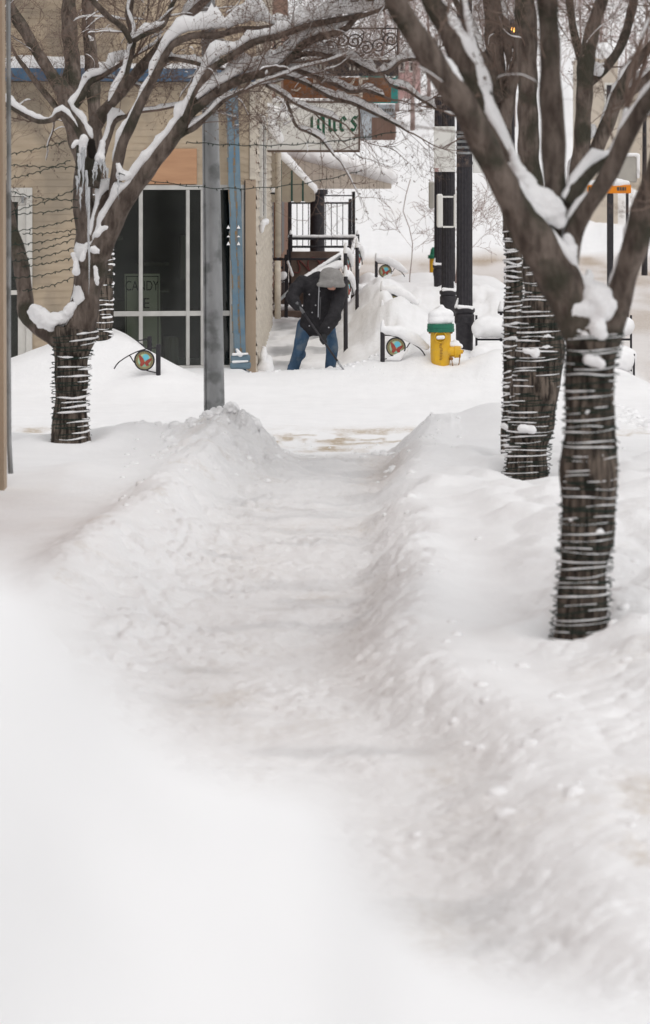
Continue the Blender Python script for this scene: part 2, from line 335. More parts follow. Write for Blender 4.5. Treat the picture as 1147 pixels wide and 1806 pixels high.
# ------------------------------------------------------------------ the snow-covered ground
def itp(y, pts):
    return np.interp(y, [p[0] for p in pts], [p[1] for p in pts])
XR = [(4, .75), (12, .66), (14.2, .62), (16.8, .68), (18.2, .42), (19.4, .16), (21, .12), (23, .3), (26, .34), (30.5, .40), (34.4, .66), (37, .74)]
XL = [(4, -1.0), (17, -.85), (20.4, -.78), (26, -.76), (30.5, -.76), (33, -.60), (35, -.52), (37, -.52)]
CR = [(4, -2.0), (17, -1.95), (23, -1.78), (27, -1.5), (30, -1.38), (33, -1.05), (37, -1.0)]
def H(X, Y, fine=True):
    X = np.asarray(X, float); Y = np.asarray(Y, float)
    near = 1 - sstep(35.0, 36.3, Y + .5 * fbm(X * .8, Y * .1, 5, 3))
    z = np.zeros(np.broadcast(X, Y).shape) - .3
    jag = .13 * fbm(X * 0 + 3, Y * 1.1, 11, 4) + .04 * fbm(X * 2, Y * 3, 12, 3)
    xr = itp(Y, XR) + jag; wn = .35 * (1 - sstep(18, 27, Y)); xl = itp(Y, XL) - .0 + .1 * fbm(Y * .9, X * 0, 14, 4); cr = itp(Y, CR)
    soft = .05 * fbm(X * .55, Y * .35, 21, 3)
    rightS = sstep(-.05 - wn * .6, .42 + wn + .18 * fbm(Y * .7, X * 0, 13, 2), X - xr)
    # left: slope from path foot up to the crest line, then flat
    tl = np.clip((xl - X) / np.maximum(xl - cr, .2), 0, 2)
    leftS = sstep(0, 1.05, tl)
    crest = .1 * np.exp(-((X - cr) / .28) ** 2) * (1.1 + .9 * fbm(Y * .8, X, 31, 3))
    rcrest = .07 * np.exp(-((X - xr - .42) / .26) ** 2) * (1 + fbm(Y * .7, X * .6, 33, 3))
    blk = -.2 + .2 * np.maximum(rightS, leftS) + crest + rcrest + soft * np.maximum(rightS, leftS)
    # street-side berm on the right with ploughed lumps
    berm = sstep(1.3, 2.3, X + .055 * (Y - 16)) * (1 - sstep(3.2, 3.9, X))
    lump = np.clip(1 - worley(X * 2.2, Y * 1.1, 3) * 1.3, 0, 1)
    blk = blk + berm * (.14 + .1 * lump + .06 * fbm(X * 2, Y * 1.2, 41, 4)) * (1 - sstep(30, 34, Y))
    blk = np.where(X > 3.2, blk + (-.3 - blk) * sstep(3.3, 4.0, X), blk)
    z = z + (blk + .3) * near
    g = lambda x, y, sx, sy, h: h * np.exp(-((X - x) / sx) ** 2 - ((Y - y) / sy) ** 2)
    pl = g(-1.2, 34.5, .45, 1.0, .08) + g(-1.45, 33.8, .35, 1.2, .06) + g(-.78, 34.7, .3, .8, .11) + g(-1.0, 35.0, .3, .4, .04) + g(-1.25, 32.2, .35, 1.3, .04)
    pr = g(1.66, 35.0, .5, 1.2, .27) + g(1.25, 34.6, .4, 1.4, .02) + g(.9, 33.6, .2, 1.6, .02) + g(2.2, 34.8, .5, 1.3, .18)
    for (tx, ty) in ((1.51, 20.2), (1.78, 30.0), (1.74, 31.7), (-2.53, 33.9)):
        dd = np.sqrt((X - tx) ** 2 + ((Y - ty) * .8) ** 2); z = z + .045 * np.exp(-((dd - .42) / .16) ** 2) - .05 * np.exp(-(dd / .24) ** 2)
    z = z + pl + pr + g(-1.95, 34.6, .42, .8, .2) + g(-2.25, 31.2, .3, .6, .1) + g(-.55, 33.6, .25, 1.2, .08) + g(-2.6, 33.9, .45, .7, .07) + g(1.9, 29.7, .75, 1.5, -.19)
    # cross street
    st = sstep(35.3, 36.6, Y) * (1 - sstep(44.2, 45.2, Y)); z = z + st * (.022 * fbm(X * .9, Y * 1.6, 51, 4) + .02 * fbm(X * 4, Y * 4, 52, 3))
    # far block
    far = sstep(44.3, 46.4, Y + .25 * fbm(X * .7, Y * .2, 61, 3)) * (1 - sstep(86, 88, Y)) * (1 - sstep(4.15, 4.7, X + .1 * fbm(Y * .5, X * 0, 62, 3)))
    z = z + .21 * far + .04 * far * fbm(X * .7, Y * .4, 63, 3)
    path = sstep(47.0, 47.8, Y) * sstep(-1.2, -.95, X) * (1 - sstep(.12, .62, X - .12 * fbm(Y * .6, X * 0, 65, 3)))
    z = z - .12 * path * far
    bank = np.exp(-((X - 1.0) / .42) ** 2) * sstep(46.3, 48.5, Y) * (1 - sstep(74, 80, Y))
    z = z + bank * (.2 + .1 * fbm(X * 1.5, Y * .5, 66, 4))
    z = z + g(-3.1, 46.5, .62, .6, .50) + g(-2.62, 46.3, .42, .6, .22) + g(-3.9, 46.5, .8, .6, .30) + g(-2.2, 45.9, .42, .5, .2) + g(-2.2, 45.2, .6, .5, .12)
    z = z + g(1.62, 47.9, .5, .9, .1) + g(2.35, 47.0, .4, .7, .24) + g(2.9, 47.2, .5, .7, .18) + g(1.95, 50.4, .5, 1.2, .2) + g(.2, 48.5, .18, .8, .1)
    z = z + g(-.05, 46.7, .55, .4, .06) + g(.55, 47.2, .3, .6, .1) + g(1.1, 47.0, .25, .5, .02)
    z = z + g(1.0, 53.6, .45, 1.5, .30) + g(1.05, 57.6, .45, 2.2, .16) + g(1.42, 48.0, .26, .8, .30) + g(1.15, 49.2, .3, .8, .18) + g(1.5, 53.5, .4, 1.8, .32) + g(1.97, 49.3, .32, .6, .2) + g(2.0, 55.6, .4, 1.6, .36) + g(.36, 52, .16, 1.5, .12) + g(.9, 66, .5, 4, .15) + g(1.6, 64, 1.0, 4, .28) + g(3.0, 66, .9, 5, .42) + g(2.1, 74, 1.2, 4, .3) + g(4.0, 72, .7, 5, .1) + g(.9, 73, .5, 3, .2)
    # second cross street, then the rising hill
    ed = Y + 1.6 * fbm(X * .25, Y * .1, 70, 3)
    hill = sstep(105.5, 110, ed) * .75 + sstep(109, 165, Y) * 3.4 + np.clip((Y - 160) / 100, 0, 3) ** 1.2 * 11
    z = z + hill + sstep(105, 112, Y) * (.4 * fbm(X * .14, Y * .07, 71, 4) + .3 * fbm(X * .6, Y * .2, 72, 4) + .14 * fbm(X * 2, Y * .7, 73, 3))
    z = z + g(8.5, 108, 4, 3.5, .3) + g(-1, 107, 3, 4, .3)
    hp = sstep(78, 81, Y) * (1 - sstep(86, 88.5, ed)) * (1 - sstep(3.9, 4.6, X)); z = z + hp * (.12 + .15 * fbm(X * .8, Y * .3, 74, 4))
    if fine:
        # broken, shovelled snow along the banks
        onb = near * (.6 * np.exp(-((X - xr - .2) / .3) ** 2) + .9 * np.exp(-((X - (xl + cr) / 2) / .5) ** 2)) + np.clip((pl) * 3, 0, 1) + .5 * np.clip(np.abs(pr) * 2, 0, 1) * (X < 1.35)
        onb = np.clip(onb, 0, 1)
        pk = np.clip(pl * 9, 0, 1) + .5 * np.clip(pr * 5, 0, 1) * (X < 1.3)
        wx = X + .05 * fbm(X * 5, Y * 5, 8, 3); wy = Y + .05 * fbm(X * 5, Y * 5, 18, 3)
        def dome(f, sd): return np.sqrt(np.clip(1 - (worley(wx * f, wy * f * .8, sd) * 1.55) ** 2, 0, 1))
        clod = dome(5.5, 81); clod2 = dome(11, 82)
        big = sstep(.0, .45, fbm(X * 2.0, Y * 1.6, 83, 3) + onb * .35 + pk * .4 - .12)
        sm = sstep(-.1, .4, fbm(X * 3.1, Y * 2.6, 93, 3) + pk * .3)
        nf = .62 + .38 * sstep(15, 27, Y); z = z + 1.15 * nf * onb * (big * (.055 + .05 * pk) * clod + sm * .028 * clod2 + (.05 + .05 * pk) * fbm(X * 2.6, Y * 2.2, 84, 5)) + onb * .012 * fbm(X * 14, Y * 12, 85, 4)
        rgt = near * sstep(.9, 1.5, X) * (1 - sstep(19, 24, Y)) * (1 - sstep(3, 3.6, X))
        z = z + nf * rgt * (.035 * dome(6, 94) * sstep(-.1, .3, fbm(X * 2.2, Y * 1.2, 95, 3)) + .02 * clod2 * sstep(-.1, .3, fbm(X * 3, Y * 2, 96, 3)) + .05 * fbm(X * 1.6, Y * 1.1, 97, 4))
        inp = near * (1 - rightS) * (1 - leftS)
        z = z + nf * inp * (.045 * fbm(X * 2.6, Y * 1.3, 86, 5) + .022 * clod2 * sstep(-.2, .3, fbm(X * 1.5, Y, 87, 3)) + .012 * fbm(X * 9, Y * 9, 98, 3))
        z = z + (path * far) * (.02 * fbm(X * 4, Y * 1.5, 88, 4)) + bank * (.10 * dome(3.2, 101) * sstep(-.2, .3, fbm(X * 1.3, Y * .5, 102, 3)) + .05 * fbm(X * 3, Y * 1.5, 103, 4)) + far * np.exp(-((Y - 46.9) / .5) ** 2) * .02 * fbm(X * 4, Y * 2, 89, 4)
        pz = g(1.9, 60, 2.2, 10, 1); z = z + pz * (.2 * dome(1.5, 90) + .08 * dome(3.5, 190) + .14 * fbm(X * 1.2, Y * .5, 91, 4))
        z = z + sstep(106, 112, Y) * (1 - sstep(150, 170, Y)) * .22 * dome(.8, 104) * sstep(-.1, .3, fbm(X * .4, Y * .2, 105, 3))
        z = z + far * np.exp(-((X + .2) / .6) ** 2) * np.exp(-((Y - 47.6) / .6) ** 2) * (.05 * np.clip(1 - worley(X * 5, Y * 3, 91), 0, 1))
    return z
def h(x, y): return float(H(np.array([x]), np.array([y]))[0])
def build_ground():
    uu = np.concatenate([np.linspace(-9000, -160, 60)[:-1], np.linspace(-160, 1310, 460), np.linspace(1310, 9600, 60)[1:]])
    Ys = [1.2]
    while Ys[-1] < 700:
        y = Ys[-1]; Ys.append(y + min(max(y * y / (15000.0 if 9 < y < 37 else 6000.0) * (1 if y < 110 else 2), .008 if 9 < y < 37 else .05), 6))
    Y = np.array(Ys); s = (uu - CX) / F
    YY, SS = np.meshgrid(Y, s, indexing='ij'); XX = SS * YY
    Z = H(XX, YY); nr, nc = XX.shape
    co_ = np.stack([XX, YY, Z], -1).reshape(-1, 3)
    i = np.arange(nr - 1)[:, None] * nc + np.arange(nc - 1)[None]; q = np.stack([i, i + 1, i + 1 + nc, i + nc], -1).reshape(-1, 4)
    me = bpy.data.meshes.new('ground'); me.vertices.add(len(co_)); me.vertices.foreach_set('co', co_.ravel())
    me.loops.add(q.size); me.loops.foreach_set('vertex_index', q.ravel()); me.polygons.add(len(q))
    me.polygons.foreach_set('loop_start', np.arange(0, q.size, 4)); me.polygons.foreach_set('loop_total', np.full(len(q), 4))
    me.polygons.foreach_set('use_smooth', np.ones(len(q), bool)); me.update(); me.validate()
    X, Y = XX, YY
    near = 1 - sstep(35.0, 36.3, Y)
    xr = itp(Y, XR); xl = itp(Y, XL); cr = itp(Y, CR)
    inp = near * sstep(-.45, .15, X - xl) * (1 - sstep(-.05, .3, X - xr))
    E = lambda x, y, sx, sy: np.exp(-((X - x) / sx) ** 2 - ((Y - y) / sy) ** 2)
    n1 = fbm(X * 1.5, Y * .8, 101, 4); n2 = fbm(X * 5, Y * 3, 102, 4)
    dirt = .22 * inp * sstep(-.1, .6, n1) + .1 * inp
    dirt += .25 * inp * sstep(.05, .5, fbm(X * 2.2, Y * 2.0, 111, 5)) + .5 * near * sstep(.3, .6, fbm(X * 3, Y * 3, 112, 4)) * np.exp(-((X - cr) / .35) ** 2)
    dirt += 1.4 * np.exp(-((Y - 38.2) / 1.5) ** 2) * sstep(-.5, .25, fbm(X * .9, Y * 2.5, 104, 4)) * sstep(-.5, .4, n2)
    dirt += .6 * sstep(36.3, 37.5, Y) * (1 - sstep(39, 41, Y)) * sstep(0, .5, n1)
    dirt += .62 * (E(1.75, 15.5, .7, 4.0) + .8 * E(1.2, 13.6, .5, 1.6) + E(2.9, 22, .9, 5) + E(3.6, 34, .7, 8)) * sstep(-.1, .6, n1 + .4 * n2)
    dirt += .5 * E(.42, 13.2, .18, .8) + .35 * E(-1.2, 34.0, .35, 1.0) + .45 * E(-2.4, 31.4, .25, .45) * sstep(0, .3, n2)
    road = sstep(4.2, 4.75, X) * sstep(45, 47, Y) * (1 - sstep(105, 107, Y)) + 1.4 * sstep(87, 89, Y) * (1 - sstep(104.5, 107, Y))
    road = np.clip(road, 0, 1.3)
    dirt += .75 * road * sstep(-.7, .3, fbm(X * .6, Y * .12, 105, 4))
    dirt += .3 * E(1.3, 60, 1.0, 4) * sstep(0, .5, n1)
    dirt += .28 * sstep(101, 106, Y) * (1 - sstep(120, 160, Y)) * sstep(.05, .6, fbm(X * .5, Y * .12, 106, 4))
    tint_ = .5 * road + .10 * inp + .25 * near * np.exp(-((X - xr - .05) / .22) ** 2) * sstep(-.2, .5, fbm(Y * .4, X * 0, 107, 2)) + .22 * near * sstep(1.2, 2.4, -X) * (1 - sstep(29, 34, Y)) * sstep(-.4, .5, n1)  # last term paints the brick wall's pinkish bounce into the left snow
    tint_ += .5 * E(.62, 33.2, .22, 2.0) + .35 * E(-1.25, 33.2, .3, 1.2) * sstep(-.2, .3, n2)
    wet = .22 * inp * sstep(.0, .5, fbm(X * .9, Y * 1.9, 113, 4)) + 1.2 * sstep(48.5, 50.5, Y) * (1 - sstep(66, 70, Y)) * sstep(-1.05, -.8, X) * (1 - sstep(.0, .4, X)) * sstep(-.35, .35, fbm(X * 1.6, Y * .55, 108, 4)) * .75
    far = sstep(44.3, 46.4, Y)
    rough = .14 + .3 * inp + .3 * near * np.exp(-((X - xr - .15) / .4) ** 2) + .45 * near * np.exp(-((X - (xl + cr) / 2) / .5) ** 2) + .4 * E(-1, 34, .7, 2) + .4 * sstep(1.2, 2, X) * (1 - sstep(24, 30, Y)) + .3 * road + .25 * far
    for nme, a in (('dirt', dirt), ('tint', tint_), ('wet', wet), ('rough', rough)):
        at = me.attributes.new(nme, 'FLOAT', 'POINT'); at.data.foreach_set('value', np.clip(a, 0, 1).astype(np.float32).ravel())
    me.materials.append(M_['ground'])
    o = bpy.data.objects.new('ground', me); C.objects.link(o); tag(o, kind='structure')
build_ground()
def foreground_bank():
    """a ploughed heap right below the camera, thrown far out of focus"""
    Yc = 1.5
    pts = [(-2500, 560), (-900, 640), (-300, 830), (0, 985), (120, 1110), (220, 1250), (340, 1345), (470, 1375), (600, 1400), (650, 1560), (800, 1655), (1147, 1745), (1800, 1850), (3500, 2300)]
    xs = [(u - CX) / F * Yc for u, v in pts]; zs = [EYE - (v - CY) / F * Yc for u, v in pts]
    X = np.linspace(-1.0, 1.0, 260); Y = np.linspace(.75, 3.6, 140); XX, YY = np.meshgrid(X, Y, indexing='ij')
    k = np.exp(-np.linspace(-2, 2, 13) ** 2); k /= k.sum()
    cz = np.interp(XX - .0, xs, zs); dx = X[1] - X[0]
    cz = sum(kk * np.interp(XX + j * dx * .35, xs, zs) for kk, j in zip(k, range(-6, 7)))
    d = YY - Yc
    cz = np.minimum(cz, 2.62); fall = np.where(d > 0, 1.9 * np.abs(d) ** 1.6, .10 * d * d)
    Z = cz - fall + .03 * fbm(XX * 4, YY * 3, 7, 4)
    Z = np.maximum(Z, -.35)
    nr, nc = XX.shape; co_ = np.stack([XX, YY, Z], -1).reshape(-1, 3)
    i = np.arange(nr - 1)[:, None] * nc + np.arange(nc - 1)[None]; q = np.stack([i, i + nc, i + 1 + nc, i + 1], -1).reshape(-1, 4)
    me = bpy.data.meshes.new('snowbank'); me.from_pydata(co_.tolist(), [], q.tolist()); me.materials.append(M_['snow'])
    me.polygons.foreach_set('use_smooth', [True] * len(me.polygons))
    o = bpy.data.objects.new('snowbank', me); C.objects.link(o); tag(o, kind='structure')
foreground_bank()
# ------------------------------------------------------------------ corner shop on the left, across the street
K = .14                                    # the facade turns a little: its left end stands nearer
def FY(u):
    s = (u - CX) / F; return (48.3 + K * 1.0) / (1 - K * s)
def FP(u, v, d=0.):                        # point on the facade plane, d metres out towards the camera
    Y = FY(u); p = PX(u, v, Y); nrm = Vector((K, -1, 0)).normalized(); return p + nrm * d
FM = None
c0 = FP(450, 650); AX = Vector((1, K, 0)).normalized(); AN = Vector((K, -1, 0)).normalized()
FM = Matrix(((AX.x, -AN.x, 0, c0.x), (AX.y, -AN.y, 0, c0.y), (0, 0, 1, 0), (0, 0, 0, 1)))   # local: x along facade, y into the building, z up
FMi = FM.inverted()
def fa(u): return (FMi @ FP(u, 400)).x
def fz(v, u=300): return FP(u, v).z
def shop():
    t = thing('corner_shop', FM @ Vector((-1.6, 0, -.2)), 'tan clapboard shop building on the corner with blue fascia and big dark windows', 'building')
    W = MB()
    def sid(a0, a1, z0, z1, y=0, mb=W, step=.098, lap=.007, M=FM):
        z = z0
        while z < z1 - 1e-4:
            zt = min(z + step, z1)
            mb.add([M @ Vector(p) for p in ((a0, y - lap, z), (a1, y - lap, z), (a1, y, zt), (a0, y, zt), (a0, y + .02, z), (a1, y + .02, z))], [(0, 1, 2, 3), (4, 5, 1, 0)]); z = zt
    zt, zb = fz(145), -.35
    wx0, wx1, wz0, wz1 = fa(190), fa(431), fz(651), fz(326)
    dx0, dx1, dz1 = fa(-40), fa(57), fz(331, 40)
    sid(dx1, wx0, zb, zt); sid(wx0, wx1, wz1, zt); sid(wx0, wx1, zb, wz0); sid(wx1, fa(450), zb, zt)
    sid(fa(-140), dx0, zb, zt); sid(dx0, dx1, dz1, zt)
    sid(fa(-140), fa(452), fz(119), fz(119) + 3.2, y=.0)
    W.build('wall', M_['siding'], t)
    w2 = MB(); w2.box(fa(-140), fa(452), .03, .12, zt, fz(119) + 3.2, FM)   # backing above
    w2.box(fa(-140), dx0, .03, .12, zb, zt, FM).box(dx0, dx1, .03, .12, dz1, zt, FM).box(dx1, wx0, .03, .12, zb, zt, FM).box(wx0, wx1, .03, .12, wz1 + .08, zt, FM).box(wx0, wx1, .03, .12, zb, wz0 - .02, FM)
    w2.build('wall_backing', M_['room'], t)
    f = MB().bbox(fa(-140), fa(447), -.30, -.002, fz(144), fz(122), .008, FM)
    fo = f.build('fascia', M_['fascia'], t)
    s = MB(); n = 90; ring = []
    for i in range(n + 1):
        a = fa(-140) + (fa(447) - fa(-140)) * i / n; hh = (.055 + .10 * (.5 + .5 * float(fbm(np.array([a * 1.3]), np.array([2.]), 3, 3)[0]))) * (1.35 if a < fa(150) else .8)
        for (yy, zz) in ((-.29, 0), (-.305, .3), (-.26, .75), (-.16, 1), (-.06, .95), (-.004, .8)): ring.append(FM @ Vector((a, yy, fz(122) + zz * hh)))
    m = 6
    s.add(ring, [(i * m + k, (i + 1) * m + k, (i + 1) * m + k + 1, i * m + k + 1) for i in range(n) for k in range(m - 1)]); s.build('snow_ledge', M_['snow'], t, smooth=True)
    # shop window: frames, mullions, panes, dark room with curtain and poster
    wf = MB(); y0, y1 = -.03, .07
    wf.bbox(wx0, wx1, y0, y1, wz1 - .07, wz1, .006, FM).bbox(wx0, wx1, y0 - .02, y1, wz0, wz0 + .05, .006, FM)
    for u, wd in ((193, .05), (248.5, .055), (331.5, .05), (357, .045), (409, .05), (428.5, .04)): wf.bbox(fa(u) - wd / 2, fa(u) + wd / 2, y0 + .003, y1 - .003, wz0 + .051, wz1 - .071, .005, FM)
    win = wf.build('window', M_['frame'], t)
    zz = fz(553); MB().bbox(wx0 + .052, fa(409) - .03, y0 + .006, y1 - .006, zz - .035, zz + .035, .005, FM).build('transom', M_['frame'], win)
    MB().box(wx0 + .01, wx1 - .01, .035, .04, wz0 + .04, wz1 - .04, FM).build('pane', M_['glass'], win)
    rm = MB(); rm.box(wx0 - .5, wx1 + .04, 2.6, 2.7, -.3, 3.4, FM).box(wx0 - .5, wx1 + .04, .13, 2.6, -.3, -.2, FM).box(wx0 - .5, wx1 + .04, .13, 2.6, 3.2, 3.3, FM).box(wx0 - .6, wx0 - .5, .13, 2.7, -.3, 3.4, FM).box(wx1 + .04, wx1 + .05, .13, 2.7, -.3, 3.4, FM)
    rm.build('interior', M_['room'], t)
    cu = MB()
    for (ua, ub) in ((413, 428),):
        n = 12; vs = []
        for i in range(n + 1):
            a = fa(ua) + (fa(ub) - fa(ua)) * i / n; yy = .10 + .018 * math.sin(i * 2.1)
            vs += [FM @ Vector((a, yy, wz0 + .05)), FM @ Vector((a, yy, wz1 - .07))]
        cu.add(vs, [(2 * i, 2 * i + 2, 2 * i + 3, 2 * i + 1) for i in range(n)])
    cu.build('curtain', M_['curtain'], t)
    # inside clutter seen dimly
    cl = MB(); 
    for (ua, ub, va, vb, y) in ((196, 240, 535, 560, .9), (262, 300, 580, 650, 1.3), (300, 325, 600, 650, .8), (338, 352, 420, 500, 1.6), (200, 232, 420, 428, 1.5), (262, 322, 470, 476, 2.0), (262, 322, 520, 526, 2.0), (380, 400, 450, 650, 1.2)):
        cl.bbox(fa(ua), fa(ub), y, y + .25, fz(vb), fz(va), .01, FM)
    cl.build('shelving', M_['curtain'], t)
    # plywood over the old transom light
    MB().bbox(fa(255), fa(347), -.045, -.012, fz(326) + .01, fz(262), .004, FM).build('plywood_panel', M_['ply'], t)
    # door
    df = MB(); df.bbox(fa(46), fa(57), -.05, .05, -.3, dz1, .006, FM).bbox(dx0, fa(46), -.052, .05, fz(346, 40), dz1, .006, FM)
    d = df.build('door_frame', M_['white_paint'], t)
    dd = MB(); a0, a1 = dx0, fa(45.5)
    dd.bbox(fa(32), a1, 0, .045, -.28, fz(347, 40), .004, FM).bbox(a0, fa(32), .001, .044, fz(356, 40), fz(347, 40), .004, FM).bbox(a0, fa(32), .001, .044, fz(520, 40), fz(512, 40), .004, FM)
    door = dd.build('door', M_['white_paint'], t)
    MB().box(a0, fa(32) , .02, .026, -.28, fz(356, 40), FM).build('glass', M_['glass'], door)
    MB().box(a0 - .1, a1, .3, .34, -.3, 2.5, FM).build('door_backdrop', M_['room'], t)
    MB().bbox(fa(38), fa(42), -.05, .0, fz(358, 40), fz(340, 40) - .02, .004, FM).build('door_closer', M_['galv'], door)
    # corner boards
    cb = MB(); cb.bbox(fa(431.5), fa(451), -.05, .03, -.25, fz(318), .008, FM)
    cb.build('corner_board', M_['corner'], t)
    MB().bbox(fa(440), fa(451), -.035, .03, fz(317), fz(121), .006, FM).build('corner_trim', M_['siding_pale'], t)
    MB().box(fa(431), fa(432.3), -.055, -.03, -.25, fz(318), FM).build('flashing', M_['black'], t)
    # side wall running away from us, pale weathered clapboard
    X0 = c0.x; sw = MB(); z = -.3
    Y0, Y1 = c0.y, 63.5
    while z < 6.2:
        n = 60
        for i in range(n):
            ya, yb = Y0 + (Y1 - Y0) * i / n, Y0 + (Y1 - Y0) * (i + 1) / n
            l1 = .022 + .014 * math.sin(i * 1.7 + z * 9); l2 = .022 + .014 * math.sin((i + 1) * 1.7 + z * 9)
            sw.add([(X0 + l1, ya, z), (X0 + l2, yb, z), (X0 + .002, yb, z + .13), (X0 + .002, ya, z + .13), (X0, ya, z), (X0, yb, z)], [(0, 1, 2, 3), (4, 5, 1, 0)])
        z += .13
    sw.build('side_wall', M_['siding_pale'], t)
    sd = MB(); sd.bbox(X0 + .003, X0 + .07, 50.6, 50.75, 2.0, 3.45, .01).bbox(X0 + .003, X0 + .07, 53.6, 53.8, 1.9, 3.45, .01).bbox(X0 + .003, X0 + .07, 50.6, 53.8, 3.4, 3.55, .01)
    sdf = sd.build('side_window', M_['white_paint'], t)
    MB().box(X0 + .025, X0 + .03, 50.75, 53.6, 2.0, 3.4).build('dark_pane', M_['black'], sdf)
    blob('sill_snow', [((X0 + .07, 50.7, 1.93), .045, (X0 + .07, 53.5, 1.9), .05), ((X0 + .05, 50.7, 1.8), .03, (X0 + .05, 50.7, 1.9), .05)], M_['snow'], t, .02, 3, .012)
    dp = MB(); x = X0 + .1
    for (za, zb2, yy) in ((1.15, 5.5, 60.5), (.08, 1.1, 60.0)): dp.tube([(x + .06, yy, zb2), (x + .06, yy, za)], .055, 10)
    dpp = dp.build('downspout', M_['siding_pale'], t, smooth=True)
    blob('drift', [((X0 + .13, 49.2, -.2), .13, (X0 + .12, 50.5, -.12), .1), ((X0 + .1, 49.4, .0), .06, (X0 + .1, 50, .1), .05)], M_['snow'], t, .03, 4, .02)
    return t
shop()
def blue_post():
    p0 = FP(421, 660, .25); t = thing('blue_post', (p0.x, p0.y, -.25), 'peeling blue square post with rusty seams before the shop front', 'post')
    top = FP(409, 150, .25); top.x = PX(408.5, 150, p0.y).x; top = Vector((top.x, p0.y, top.z))
    n = 20; mb = MB(); ru = MB()
    for i in range(n):
        a = i / n; b = (i + 1) / n
        q0 = Vector((p0.x, p0.y, -.2)).lerp(top, a); q1 = Vector((p0.x, p0.y, -.2)).lerp(top, b)
        w_ = .084
        mb.add([q + Vector((sx * w_, sy * w_, 0)) for q in (q0, q1) for sx, sy in ((-1, -1), (1, -1), (1, 1), (-1, 1))], [(0, 1, 5, 4), (1, 2, 6, 5), (2, 3, 7, 6), (3, 0, 4, 7)])
        for off, ww in ((.012, .012), (-.08, .007)):
            ww2 = ww * (1 + .6 * math.sin(i * 2.3)); o1 = .01 * math.sin(i * 1.3)
            if a < .93: ru.add([q + Vector((off + o1 + s * ww2, -w_ - .003, 0)) for q in (q0, q1) for s in (-1, 1)], [(0, 1, 3, 2)])
    mb.build('shaft', M_['blue'], t); ru.build('rust_streaks', M_['rust'], t)
    b = MB()
    for z, w_ in ((-.22, .15), (-.08, .145), (.02, .135)): b.bbox(p0.x - w_, p0.x + w_, p0.y - w_, p0.y + w_, z, z + .09, .02)
    b.build('base', M_['blue'], t)
    blob('snow', [((p0.x - .1, p0.y - .13, z), .022, (p0.x + .1, p0.y - .13, z + .01), .016) for z in (.02, .125)] + [((p0.x, p0.y - .12, .12), .035, (p0.x - .05, p0.y - .08, .19), .02)], M_['snow'], t, .008, 2)
    s = MB()
    for sx in (-1, 1):
        for v in (403, 418, 432):
            q = PX(413 + sx * 9, v, p0.y); s.prism([(q.x - .03, q.z), (q.x + .02, q.z), (q.x - .005, q.z + (.05 if v != 418 else .025))], p0.y - .12, p0.y - .09)
    s.build('snow_patches', M_['snow'], t)
blue_post()
def window_poster():
    c = FM @ Vector(((fa(222) + fa(282)) / 2, .1, fz(560)))
    t = thing('window_poster', c, 'tall handwritten pale green candy poster inside the shop window', 'poster')
    a0, a1 = fa(221), fa(283)
    mb = MB(); mb.add([FM @ Vector(p) for p in ((a0 + .02, .10, fz(650)), (a1 + .02, .10, fz(650)), (a1, .10, fz(483)), (a0, .10, fz(483)), (a0 + .02, .11, fz(650)), (a1 + .02, .11, fz(650)), (a1, .11, fz(483)), (a0, .11, fz(483)))], [(0, 1, 2, 3), (4, 7, 6, 5), (0, 4, 5, 1), (3, 2, 6, 7), (0, 3, 7, 4), (1, 5, 6, 2)])
    mb.build('sheet', M_['poster'], t)
    bd = MB()
    for (x0, x1, z0, z1) in ((a0 + .015, a1 - .015, fz(487) - .012, fz(487)), (a1 - .03, a1 - .018, fz(648), fz(488)), (a0 + .02, a0 + .03, fz(648), fz(488))): bd.box(x0, x1, .093, .098, z0, z1, FM)
    m2 = textmesh('CANDY', .2, FM @ Matrix.Translation((fa(251.5), .094, fz(505))) @ Matrix.Diagonal((.68, 1, 1, 1)))
    m3 = textmesh('E', .21, FM @ Matrix.Translation((fa(259), .094, fz(536))))
    bd.add(m2.v, m2.f); bd.add(m3.v, m3.f)
    n = 14; pts = [FM @ Vector((fa(252) + .14 * math.cos(a), .095, fz(610) + .1 * math.sin(a * 1.3))) for a in [k * .35 for k in range(n)]]
    bd.tube(pts, .006, 4); bd.build('lettering', M_['poster_ink'], t)
window_poster()
# ------------------------------------------------------------------ near building at the left edge
def near_wall():
    t = thing('brick_building', (-3.2, 29.3, -.1), 'brick building end at the left edge with tan corner board', 'building')
    w_ = MB(); w_.box(-6, -2.89, 8, 29.2, -.4, 4.6)
    br = w_.build('wall', M_['brick'], t)
    ml = MB()
    cb = MB(); p = PX(12, 860, 29.45)
    xr0, xr1 = PX(12, 860, 29.45).x, PX(7, 0, 29.45).x
    cb.add([(-2.98, 29.22, -.3), (xr0, 29.22, -.3), (xr0, 29.5, -.3), (-2.98, 29.5, -.3), (-3.0, 29.22, 6), (xr1, 29.22, 6), (xr1, 29.5, 6), (-3.0, 29.5, 6)], [(0, 1, 5, 4), (1, 2, 6, 5), (2, 3, 7, 6), (3, 0, 4, 7), (4, 5, 6, 7)])
    cb.build('corner_board', M_['corner'], t)
    d = MB(); pts = [PX(19, 835, 29.6), PX(16.5, 780, 29.6), PX(15.5, 600, 29.6), PX(16, 300, 29.6), PX(15, 0, 29.6), PX(15, -200, 29.6)]
    d.tube(pts, [.024, .021, .02, .02, .02, .02], 8); d.build('downpipe', M_['galv'], t, smooth=True)
    MB().bbox(-2.93, -2.80, 28.9, 29.2, -.1, .16, .02).build('plinth', M_['galv'], t)
near_wall()
